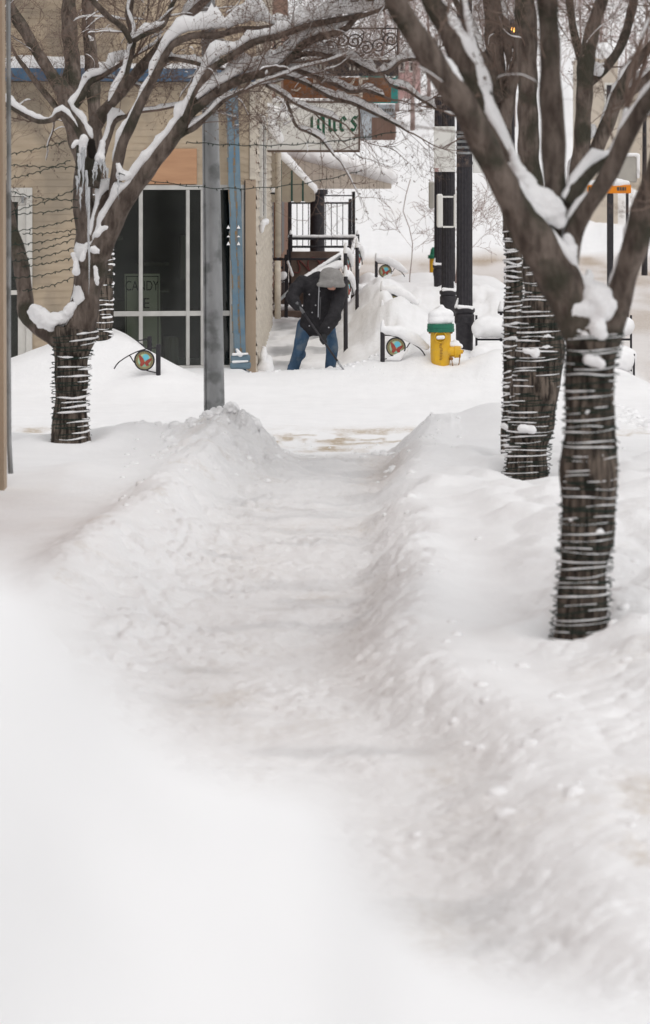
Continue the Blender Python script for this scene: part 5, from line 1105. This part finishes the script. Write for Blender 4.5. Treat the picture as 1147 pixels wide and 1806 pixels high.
def other_signs():
    Y = 61.0; a, b = PX(500, 180, Y), PX(690, 137, Y)
    t = thing('wooden_sign', (a.x, Y, a.z), 'brown carved wooden board with cream shapes above the white sign', 'sign')
    MB().bbox(a.x, b.x, Y, Y + .05, a.z, b.z, .01).build('board', M_['wood'], t)
    m = MB()
    for (ua, ub, va, vb) in ((553, 558, 138, 150), (556, 562, 152, 158), (596, 600, 140, 150), (633, 640, 137, 172), (640, 650, 137, 141), (560, 596, 174, 176), (590, 640, 166, 168)):
        p, q = PX(ua, vb, Y), PX(ub, va, Y); m.bbox(p.x, q.x, Y - .012, Y - .001, p.z, q.z, .003)
    m.tube([PX(614, 152, Y - .01), PX(622, 146, Y - .01), PX(626, 138, Y - .01)], [.02, .03, .012], 6); m.tube([PX(514, 158, Y - .01), PX(524, 160, Y - .01), PX(531, 154, Y - .01)], [.012, .02, .012], 6)
    m.build('cream_shapes', M_['awn_pale'], t)
    Y = 60.2; a, b = PX(463, 134, Y), PX(703, 105, Y)
    t = thing('iron_sign', (a.x, Y, a.z), 'black wrought iron sign frame with spiral scrolls high over the walk', 'sign')
    MB().bbox(a.x, b.x, Y, Y + .05, a.z, b.z, .01).build('board', M_['black'], t)
    sc = MB(); rs = random.Random(8)
    z_t, z_b = PX(0, 50, Y).z, PX(0, 104, Y).z
    sc.box(b.x - .03, b.x, Y + .01, Y + .04, z_b, z_t)
    for k in range(11):
        u = 475 + k * 21.5; c = PX(u, 78 + 8 * math.sin(k * 1.7), Y + .02); R0 = .14; dr = 1 if k % 2 else -1; pts = []
        for j in range(34):
            th = j * .33; r_ = R0 * (1 - j / 38); pts.append(c + Vector((dr * math.cos(th) * r_, 0, math.sin(th) * r_)))
        sc.tube(pts, .014, 5); sc.tube([c + Vector((-dr * .1, 0, -.1)), c + Vector((dr * .02, 0, -.2)), c + Vector((dr * .12, 0, -.26))], .012, 5)
        sc.tube([c + Vector((dr * .14, 0, 0)), c + Vector((dr * .17, 0, .16)), c + Vector((dr * .05, 0, .27))], .012, 5)
    sc.tube([Vector((a.x, Y + .02, z_t)), Vector((b.x, Y + .02, z_t))], .016, 6)
    sc.build('scrollwork', M_['black'], t)
    mk = MB()
    for k in range(26):
        if rs.random() < .25: continue
        p, q = PX(490 + k * 7.4, 124, Y), PX(493.5 + k * 7.4, 113, Y); mk.box(p.x, q.x, Y - .006, Y - .001, p.z, q.z)
    mk.build('worn_lettering', M_['signgrey'], t)
    blob('snow', [((a.x, Y, b.z + .02), .03, (b.x, Y, b.z + .02), .03)], M_['snow'], t, .015, 2, .01)
    Y = 66.0; a, b = PX(636, 182, Y), PX(702, 130, Y)
    t = thing('teal_sign', (a.x, Y, a.z), 'teal hanging sign with pale lettering right of the wooden board', 'sign')
    MB().bbox(a.x, b.x, Y, Y + .05, a.z, b.z, .01).build('board', M_['teal'], t)
    m = MB()
    for (ua, ub, va, vb) in ((684, 688, 134, 160), (690, 698, 134, 137), (690, 696, 145, 148), (640, 680, 172, 174)): p, q = PX(ua, vb, Y), PX(ub, va, Y); m.box(p.x, q.x, Y - .006, Y - .001, p.z, q.z)
    m.build('marks', M_['signwhite'], t)
    Y = 67.5; a, b = PX(634, 247, Y), PX(697, 184, Y)
    t = thing('grey_sign', (a.x, Y, a.z), 'blue-grey sign with a pale oval just right of the white sign', 'sign')
    MB().bbox(a.x, b.x, Y, Y + .05, a.z, b.z, .01).build('board', M_['bluegrey'], t)
    p, q = PX(656, 247, Y), PX(697, 207, Y); MB().box(p.x, q.x, Y - .006, Y - .001, p.z, q.z).build('brown_field', M_['fence'], t)
    c = PX(646, 222, Y); MB().prism([(c.x + .1 * math.cos(k * .4) , c.z + .24 * math.sin(k * .4)) for k in range(16)], Y - .012, Y - .007).build('oval', mat('pale_oval', (.5, .55, .6), .6), t)
    m = MB()
    for k in range(9): p, q = PX(657 + k * 4.3, 197, Y), PX(659.8 + k * 4.3, 192, Y); m.box(p.x, q.x, Y - .006, Y - .001, p.z, q.z)
    m.build('lettering', M_['poster_ink'], t)
    # orange street sign at right on a black post
    Y = 60; a, b = PX(1036, 341, Y), PX(1113, 326, Y); c = PX(1076.5, 341, Y)
    t = thing('orange_sign', (c.x, Y, -.2), 'flat orange sign box on a black post, snow on top, at right', 'sign')
    MB().bbox(a.x, b.x, Y - .06, Y + .06, a.z, b.z, .01).build('panel', M_['orange'], t)
    MB().bbox(c.x - .055, c.x + .055, Y - .05, Y + .05, -.4, a.z - .002, .012).build('post', M_['black'], t)
    m = MB(); 
    for k, (ua, ub) in enumerate(((1088, 1092), (1093, 1096), (1097, 1101), (1102, 1104))): p, q = PX(ua, 336, Y), PX(ub, 330, Y); m.box(p.x, q.x, Y - .066, Y - .061, p.z, q.z)
    p, q = PX(1038, 337, Y), PX(1041, 329, Y); m.box(p.x, q.x, Y - .066, Y - .061, p.z, q.z); m.build('lettering', M_['poster_ink'], t)
    blob('snow', [((a.x + .03, Y, b.z + .02), .06, (b.x - .3, Y, b.z + .03), .07), ((b.x - .3, Y, b.z + .04), .09, (b.x - .08, Y, b.z + .02), .06)], M_['snow'], t, .02, 3, .015)
    Y = 62; a, b = PX(1089, 322, Y), PX(1124, 274, Y)
    t = thing('road_sign', (PX(1107, 0, Y).x, Y, -.2), 'plain grey-beige sign seen from the back above the orange sign', 'sign')
    MB().bbox(a.x, b.x, Y, Y + .03, a.z, b.z, .02).build('panel', M_['signgrey'], t)
    MB().bbox(PX(1107, 0, Y).x - .025, PX(1107, 0, Y).x + .025, Y + .032, Y + .08, -.4, b.z - .04, .008).build('post', M_['black'], t)
    blob('snow', [((a.x, Y, b.z + .01), .035, (b.x, Y, b.z + .01), .035), ((b.x + .02, Y, a.z + .1), .03, (b.x + .02, Y, b.z), .035)], M_['snow'], t, .015, 2)
other_signs()
# ------------------------------------------------------------------ far background
def far_things():
    def bld(name, label, ua, ub, vt, Y, m_, wins, depth=8, cat='building'):
        a, b = PX(ua, 0, Y).x, PX(ub, 0, Y).x; zb = h((a + b) / 2, Y) - .6; zt = PX(0, vt, Y).z
        t = thing(name, ((a + b) / 2, Y, zb), label, cat)
        MB().box(a, b, Y, Y + depth, zb, zt).build('wall', m_, t)
        blob('roof_snow', [((a, Y + k, zt + .1), .3, (b, Y + k, zt + .1), .3) for k in (0, 1.5, 3)], M_['snow'], t, .12, 3, .08)
        for (wa, wb, va, vb) in wins:
            p, q = PX(wa, vb, Y), PX(wb, va, Y)
            w_ = MB().bbox(p.x - .08, q.x + .08, Y - .05, Y - .002, p.z - .08, q.z + .08, .02).build('window', M_['white_paint'], t); MB().box(p.x, q.x, Y - .06, Y - .052, p.z, q.z).build('pane', M_['black'], w_)
    bld('far_building', 'distant beige building between the right-hand limbs', 1040, 1090, 95, 120, M_['beige'], [(1070, 1079, 150, 188), (1070, 1079, 192, 205)])
    bld('far_building', 'distant pale building at the right edge behind the orange sign', 1096, 1240, 150, 130, M_['beige'], [(1130, 1142, 170, 200)])
    bld('far_building', 'distant faded red house high on the hill', 700, 742, 100, 190, M_['redfar'], [(706, 712, 110, 125), (724, 730, 110, 125)])
    Y = next((y for y in range(125, 260, 2) if CY + (EYE - h((665 - CX) / F * y, y)) * F / y <= 247), 200); a, b = PX(640, 0, Y).x, PX(700, 0, Y).x; t = thing('board_fence', (a, Y, 2), 'brown board fence on top of the snowy rise', 'fence')
    m = MB(); n = 22
    for k in range(n):
        x = a - 3 + (b - a + 3) * k / n; zb = h(x, Y); m.bbox(x, x + (b - a + 3) / n * .85, Y, Y + .04, zb - .2, zb + 1.2 + .08 * math.sin(k * 3), .01)
    m.build('boards', M_['fence'], t); MB().box(a - 3, b, Y + .041, Y + .1, h(a, Y) + .7, h(a, Y) + .8).build('rail', M_['fence'], t)
    for (u, v, Y, lab) in ((904, 52, 88, 'lit amber street lamp glimpsed between the trunks of the right trees'), (1137, 138, 95, 'lit amber street lamp at the right edge among snowy limbs')):
        q = PX(u, v, Y); t = thing('street_lamp', (q.x, Y, h(q.x, Y)), lab, 'street lamp', 'lit amber street lamps')
        MB().lathe((q.x, Y, 0), [(.09, h(q.x, Y) - .2), (.05, q.z - .3)], 12).build('pole', M_['black'], t)
        MB().lathe((q.x, Y, 0), [(.06, q.z - .32), (.12, q.z - .28), (.14, q.z + .12), (.2, q.z + .15), (.05, q.z + .28)], 12).build('lantern_frame', M_['black'], t)
        blob('globe', [((q.x, Y - .02, q.z - .08), .11, (q.x, Y - .02, q.z + .04), .12)], M_['amber'], t, .04, 2)
far_things()
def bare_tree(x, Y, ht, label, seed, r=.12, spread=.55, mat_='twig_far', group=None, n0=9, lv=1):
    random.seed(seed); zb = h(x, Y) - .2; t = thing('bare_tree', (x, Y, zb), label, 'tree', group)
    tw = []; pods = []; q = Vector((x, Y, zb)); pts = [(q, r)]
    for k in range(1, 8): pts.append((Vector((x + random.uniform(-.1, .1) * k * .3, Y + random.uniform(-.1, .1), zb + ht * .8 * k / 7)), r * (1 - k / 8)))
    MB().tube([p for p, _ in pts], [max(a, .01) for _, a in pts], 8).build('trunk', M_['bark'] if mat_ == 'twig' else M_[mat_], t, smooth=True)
    sn = MB()
    for k in range(n0):
        f = random.uniform(.25, .95) * 7; j = int(f); b = pts[min(j, 6)][0].lerp(pts[min(j + 1, 7)][0], f - j); a = random.uniform(0, 6.28)
        grow(b, Vector((math.cos(a) * spread, math.sin(a) * spread, .7)), ht * random.uniform(.3, .5), r * .35 * (1 - f / 9), lv, tw, sn, pods, 0, .04)
    c = MB()
    for p, l in tw: c.tube([a for a, _ in p], [max(b, .004 * Y / 60 * .8) for _, b in p], 3, cap=False)
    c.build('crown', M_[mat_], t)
    if sn.v: sn.build('snow', M_['snow'], t, smooth=True)
far_spots = [(676, 190, 8), (700, 182, 9), (728, 170, 8), (756, 185, 10), (850, 180, 8), (905, 170, 9), (1020, 165, 9), (1062, 185, 10), (1100, 150, 7), (1138, 175, 10), (600, 180, 9)]
names = ['leftmost but one', 'second', 'third', 'fourth', 'fifth', 'sixth', 'seventh', 'eighth', 'ninth', 'tenth', 'leftmost']
for i, (u, Y, ht) in enumerate(sorted(far_spots)):
    ordn = ['first', 'second', 'third', 'fourth', 'fifth', 'sixth', 'seventh', 'eighth', 'ninth', 'tenth', 'last'][i]
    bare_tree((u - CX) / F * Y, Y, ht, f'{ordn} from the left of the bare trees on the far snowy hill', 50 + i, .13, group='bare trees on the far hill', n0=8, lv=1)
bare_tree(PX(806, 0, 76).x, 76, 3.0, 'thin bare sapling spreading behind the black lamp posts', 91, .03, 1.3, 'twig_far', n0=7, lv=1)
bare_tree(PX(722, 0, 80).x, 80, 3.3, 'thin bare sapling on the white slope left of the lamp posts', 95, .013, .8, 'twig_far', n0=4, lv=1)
random.seed(5)
# ------------------------------------------------------------------ strings of tiny lights
def wire(name_label, pts, sag, Y0, Y1, r=.0045, bulb=.13):
    n = 40; P = []
    for i in range(n + 1):
        t_ = i / n; u = pts[0][0] + (pts[1][0] - pts[0][0]) * t_; v = pts[0][1] + (pts[1][1] - pts[0][1]) * t_ + sag * 4 * t_ * (1 - t_) + 1.2 * math.sin(i * 1.3)
        P.append(PX(u, v, Y0 + (Y1 - Y0) * t_))
    mb = MB().tube(P, r, 4); o = mb.build('string_lights', M_['wire'], None, P[0]); tag(o, name_label, 'string lights', 'strings of tiny lights')
    b = MB(); L = sum((P[i + 1] - P[i]).length for i in range(n)); k = max(2, int(L / bulb))
    for j in range(k):
        i = int((j + .5) / k * n); q = P[i]; d = random.choice((-1, 1)); b.tube([q, q + Vector((.008 * d, 0, .022 * random.choice((-1, 1, -1))))], [.007, .004], 5)
    o2 = b.build('bulbs', M_['wire'], o)
ords = ['topmost', 'second', 'third', 'fourth', 'fifth', 'sixth', 'seventh', 'eighth', 'ninth', 'tenth', 'eleventh', 'twelfth', 'thirteenth', 'lowest']
ws = [((16, 272), (118, 248), 2), ((16, 290), (150, 293), 3), ((16, 316), (125, 282), 3), ((16, 336), (138, 352), 6), ((16, 374), (140, 330), 4), ((16, 378), (138, 365), 3), ((16, 409), (138, 384), 3), ((40, 412), (136, 404), 3),
      ((16, 432), (134, 412), 4), ((30, 447), (132, 420), 4), ((16, 462), (132, 436), 4), ((40, 470), (134, 452), 3), ((16, 490), (134, 470), 5), ((40, 512), (130, 488), 5)]
for o_, (a, b, s_) in zip(ords, ws): wire(f'{o_} light string between the two arms of the left tree', (a, b), s_, YL - .2, YL - .15)
wire('long light string hanging from the left tree toward the middle trees', ((330, 250), (700, 232)), 14, YL - .3, 31)
wire('lower long light string sagging across the shop corner', ((210, 305), (640, 300)), 30, YL - .3, 36)
# ------------------------------------------------------------------ the person shovelling
def person():
    Y = 47.3; gz = h(PX(550, 0, Y).x, Y)
    S = 6000 / 47.3
    t = thing('person', PX(549, 660, Y), 'person in black jacket, grey hood and jeans bent over shovelling snow', 'person')
    def q(u, v, dy=0): p = PX(u, v, Y); return Vector((p.x, Y + dy, p.z))
    r = lambda px: px / S
    hipL, hipR = q(538, 574, .06), q(578, 574, .06); knL, knR = q(528, 616, -.06), q(586, 612, -.06); anL, anR = q(517, 655, .05), q(583, 655, .04)
    shL, shR = q(534, 497, -.14), q(598, 503, -.18); elL, elR = q(516, 524, -.30), q(590, 553, -.44); haL, haR = q(527, 541, -.42), q(567, 592, -.52)
    chest, belly, pel = q(566, 512, -.14), q(560, 545, -.03), q(558, 570, .05); neck = q(583, 500, -.24); head = q(585, 489, -.36)
    # body: one continuous skin-coloured figure under the clothes
    blob('body', [(pel, r(14), belly, r(13)), (belly, r(13), chest, r(17)), (chest, r(12), shL, r(8)), (chest, r(12), shR, r(8)), (shL, r(6.5), elL, r(5.5)), (elL, r(5.3), haL, r(3.6)), (shR, r(6.5), elR, r(5.5)), (elR, r(5.3), haR, r(3.6)),
                  (pel, r(12), hipL, r(10)), (pel, r(12), hipR, r(10)), (hipL, r(9), knL, r(6.5)), (knL, r(6.2), anL, r(4)), (hipR, r(9), knR, r(6.5)), (knR, r(6.2), anR, r(4)), (chest, r(9), neck, r(7)), (neck, r(7), head, r(9)),
                  (head, r(11), head + Vector((.02, -.05, -.03)), r(10)), (head + Vector((.01, -.07, -.085)), r(7), head + Vector((.01, -.09, -.10)), r(5.5)),
                  (head + Vector((.01, -.10, -.05)), r(2.6), head + Vector((.01, -.11, -.075)), r(2.2)),
                  (anL, r(4), anL + Vector((-.02, -.14, -.05)), r(4)), (anR, r(4), anR + Vector((.02, -.14, -.05)), r(4))], M_['skin'], t, .013, 3)
    eye = MB()
    for s in (-1, 1):
        c = head + Vector((.01 + s * .033, -.115, -.045)); eye.lathe(c, [(.001, -.009), (.009, -.004), (.009, .004), (.001, .009)], 8)
    eye.build('eyes', M_['black'], t)
    mo = head + Vector((.01, -.135, -.115)); MB().tube([mo + Vector((-.025, .004, 0)), mo, mo + Vector((.025, .004, 0))], [.003, .006, .003], 6).build('mouth', mat('lips', (.35, .13, .11), .6), t)
    # jeans
    blob('jeans', [(pel, r(17), belly + Vector((0, .03, -.05)), r(15)), (pel, r(15), hipL, r(13.5)), (pel, r(15), hipR, r(13.5)), (hipL, r(14), knL, r(10.8)), (knL, r(10.6), q(518, 650, .05), r(9.6)), (hipR, r(14), knR, r(10.8)), (knR, r(10.6), q(583, 652, .04), r(9.6)),
                   (q(517, 648, .05), r(9.4), q(516, 658, .03), r(10.2)), (q(583, 648, .03), r(9.4), q(583, 659, .03), r(10.2)),
                   (knL + Vector((.0, -.04, .03)), r(9), knL + Vector((-.02, -.02, -.05)), r(9)), (q(526, 628, .0), r(10.6), q(530, 624, .0), r(10.2))], M_['jeans'], t, .011, 3, .008)
    bt = MB()
    for nm, an in (('boot', anL), ('boot', anR)):
        blob('boot', [(an + Vector((0, .04, -.04)), r(7.5), an + Vector((0, -.14, -.07)), r(6.5)), (an + Vector((0, .03, .0)), r(8), an + Vector((0, .03, -.05)), r(7.5))], M_['glove'], t, .012, 3)
    # jacket: torso, sleeves, hem, collar
    blob('jacket', [(q(560, 570, .0), r(23), q(560, 548, -.05), r(24), (1.18, .72, 1)), (q(560, 548, -.05), r(24), q(564, 514, -.15), r(27), (1.08, .8, 1)), (q(544, 577, .02), r(17), q(549, 560, 0), r(17), (1, .8, 1)), (q(583, 566, .0), r(15), q(583, 545, -.05), r(17), (1, .8, 1)),
                    (q(558, 508, -.14), r(17), shL, r(13.5)), (q(570, 508, -.16), r(17), shR, r(13)), (q(562, 496, -.14), r(13), q(588, 500, -.22), r(14)), (q(545, 500, -.08), r(14), q(562, 492, -.12), r(14)),
                    (shL, r(13.5), q(523, 508, -.22), r(12.5)), (q(523, 508, -.22), r(12.5), elL, r(11)), (elL, r(11.2), haL + Vector((-.02, .0, .03)), r(8.8)),
                    (shR, r(13), q(596, 530, -.32), r(12.5)), (q(596, 530, -.32), r(12.5), elR, r(12)), (elR, r(12), q(576, 577, -.5), r(10.5)),
                    (elL + Vector((-.02, 0, .02)), r(10.5), elL + Vector((.03, 0, -.06)), r(9.5)), (q(586, 560, -.46), r(12), q(590, 556, -.44), r(12.5)), (q(577, 574, -.5), r(11.5), q(574, 580, -.5), r(10.5))], M_['jacket'], t, .012, 2, .016)
    dt = MB()
    for (u, v) in ((546, 518), (557, 537), (551, 550), (546, 574), (564, 512), (580, 574)): p = q(u, v, -.36); dt.lathe(p, [(.001, -.008), (.008, -.005), (.008, .005), (.001, .008)], 8)
    # find the jacket's front surface for snaps and the zip placket
    dg = bpy.context.evaluated_depsgraph_get()
    jk = [o for o in bpy.data.objects if o.name.startswith('jacket') and o.parent == t][0]
    dg.update()
    def front(u, v):
        org = ORG[t.name]; p = q(u, v); loc = Vector((p.x, Y - 2, p.z)) - org
        hit, l, n, i = jk.ray_cast(loc, Vector((0, 1, 0))); return (l + org) if hit else q(u, v, -.3)
    dt = MB()
    for (u, v) in ((546, 518), (557, 537), (551, 550), (546, 574), (564, 512), (580, 574)): p = front(u, v) + Vector((0, -.004, 0)); dt.lathe(p, [(.001, -.010), (.010, -.006), (.010, .006), (.001, .010)], 8)
    dt.build('snaps', M_['string'], jk)
    zp = MB().tube([front(566 + k * .0 - k * .35, 522 + k * 8) + Vector((0, -.003, 0)) for k in range(6)], .006, 4); zp.build('zip', M_['grip'], jk)
    MB().tube([q(563, 499, -.43), front(563, 510) + Vector((0, -.012, 0)), front(562.5, 522) + Vector((0, -.012, 0)), front(562, 540) + Vector((0, -.012, 0)), front(561.5, 558) + Vector((0, -.012, 0))], .0075, 6).build('drawstring', M_['string'], t)
    # hood: pulled over a lowered head, its crown towards us, pointed to the right, open brim below
    hd = q(584, 487, -.36)
    blob('hood', [(hd + Vector((-.02, .02, .02)), r(15.5), hd + Vector((.03, -.02, .0)), r(15.5), (1.15, 1, .95)), (hd + Vector((-.03, .1, -.02)), r(14), hd + Vector((.03, .1, -.03)), r(14)), (hd + Vector((-.10, -.02, -.075)), r(7.5), hd + Vector((.0, -.05, -.06)), r(11)),
                  (hd + Vector((.0, -.05, -.06)), r(11), hd + Vector((.13, -.03, -.095)), r(6.5)), (q(563, 500, -.42), r(4.5), q(584, 498, -.46), r(8)), (q(584, 498, -.46), r(8), q(605, 501, -.40), r(4.5)), (hd + Vector((.05, -.02, .01)), r(14), hd + Vector((.12, -.03, -.07)), r(8)), (hd + Vector((-.07, .0, .01)), r(10), hd + Vector((-.13, .0, -.07)), r(6))], M_['hood'], t, .011, 4, .006)
    # visible chin / cheek below the brim
    blob('face', [(q(582, 505, -.345), r(4.6), q(588, 506, -.345), r(4.4)), (q(585, 507, -.35), r(3), q(587, 507, -.35), r(3))], M_['skin'], t, .008, 3)
    # shovel (held, so its own thing)
    A, B = q(523.5, 531, -.46), q(606, 647, -.72); ax = (B - A).normalized()
    s = thing('snow_shovel', B, 'long-handled snow shovel held slantwise by the person, blade in the snow', 'shovel')
    MB().tube([A, A.lerp(B, .16)], r(2.9), 12).build('foam_grip', M_['grip'], s, smooth=True)
    MB().tube([A.lerp(B, .15), A.lerp(B, .87)], r(1.9), 12).build('shaft', M_['black'], s, smooth=True)
    MB().tube([A.lerp(B, .868), B], [r(2.1), r(1.5)], 12).build('socket', M_['blade'], s, smooth=True)
    bl = MB(); rt = Vector((.62, .15, .1)).normalized(); n = 9
    vs = []
    for i in range(n):
        for j in range(2):
            for k in (0, 1):
                c = B + ax * (.0 + .34 * j) + rt * ((i / (n - 1) - .5) * .42) + Vector((0, 0, -.02)) + Vector((0, 1, 0)) * (.05 * ((i / (n - 1) - .5) * 2) ** 2 + .004 * k); vs.append(c)
    fs = []
    for i in range(n - 1):
        a = i * 4; b = a + 4; fs += [(a, b, b + 2, a + 2), (a + 1, a + 3, b + 3, b + 1), (a, a + 1, b + 1, b), (a + 2, b + 2, b + 3, a + 3)]
    bl.add(vs, fs); bl.build('blade', M_['black'], s)
    # gloves: palm, thumb and four curled fingers round the shaft
    def glove(c, wr, flip):
        caps = [(wr, r(6.2), c, r(5.8)), ]
        side = ax.cross((wr - c).normalized()).normalized(); toward = (wr - c).normalized()
        caps.append((c - ax * .03, r(4.6), c + ax * .035, r(4.4)))
        for k in range(4):
            o = c + ax * (-.038 + .025 * k) ; L = (1.0, 1.12, 1.05, .85)[k]
            base = o + side * flip * .032; tip1 = o - toward * .03 * L + side * flip * .03; tip2 = o - toward * .034 * L - side * flip * .012 * L; tip3 = o - toward * .008 - side * flip * .028 * L
            caps += [(base, .0125, tip1, .0115), (tip1, .0115, tip2, .011), (tip2, .011, tip3, .0095)]
        o = c - ax * .045; caps += [(c + side * -flip * .01 - ax * .02, .015, o - side * flip * .03, .013), (o - side * flip * .03, .013, o - toward * .03 - side * flip * .02, .011)]
        blob('glove', caps, M_['glove'], t, .006, 2)
    cL = A.lerp(B, .06); cR = A.lerp(B, .55)
    glove(cL + Vector((-.01, .02, .0)), haL + Vector((-.02, .06, .04)), 1)
    glove(cR + Vector((.01, .03, .0)), q(573, 584, -.5), -1)
person()
# clods thrown up round the shoveller and on the heaps: loose broken snow, uncountable
def clods():
    random.seed(11); bpts = []
    mb = MB()
    def clod(c, r_):
        vs = []; fs = []; n = 9; m = 7
        for i in range(m + 1):
            a = -math.pi / 2 + math.pi * i / m
            for k in range(n):
                th = 2 * math.pi * k / n; rr = r_ * random.uniform(.84, 1.12)
                vs.append(c + Vector((math.cos(a) * math.cos(th) * rr, math.cos(a) * math.sin(th) * rr, math.sin(a) * rr * .8)))
        for i in range(m):
            for k in range(n): fs.append((i * n + k, i * n + (k + 1) % n, (i + 1) * n + (k + 1) % n, (i + 1) * n + k))
        mb.add(vs, fs)
    def scatter(n, cx, cy, sx, sy, r0, r1):
        for _ in range(n):
            x = random.gauss(cx, sx); y = random.gauss(cy, sy); r_ = r0 * .8 + (r1 * .75 - r0 * .8) * random.random() ** 3; clod(Vector((x, y, h(x, y) - r_ * .3)), r_)
    scatter(60, -1.12, 34.5, .3, .35, .03, .12); scatter(30, -1.3, 33.2, .3, .8, .03, .1); scatter(16, .05, 35.2, .3, .4, .03, .08); scatter(25, -.6, 34.7, .25, .4, .02, .08); scatter(30, .95, 33.8, .2, .9, .03, .08)
    scatter(18, -1.55, 29.5, .22, 2.0, .04, .12); scatter(22, .6, 27, .12, 4, .03, .08); scatter(20, .95, 16.5, .25, 2.2, .03, .09)
    scatter(90, 0, 47.3, .45, .3, .015, .07); scatter(50, .6, 47.6, .3, .5, .02, .09); scatter(60, 3.5, 38, .5, 3, .03, .1); scatter(30, 1.9, 17, .4, 3, .03, .08)
    scatter(60, .3, 37.0, 1.3, .35, .01, .035); scatter(40, 3.75, 41.0, .2, 1.5, .04, .14)
    o = mb.build('snow_clods', M_['snow'], None, (0, 0, 0), smooth=True); tag(o, 'loose broken clods of snow strewn over the banks and the walk', 'snow clods', kind='stuff')
clods()
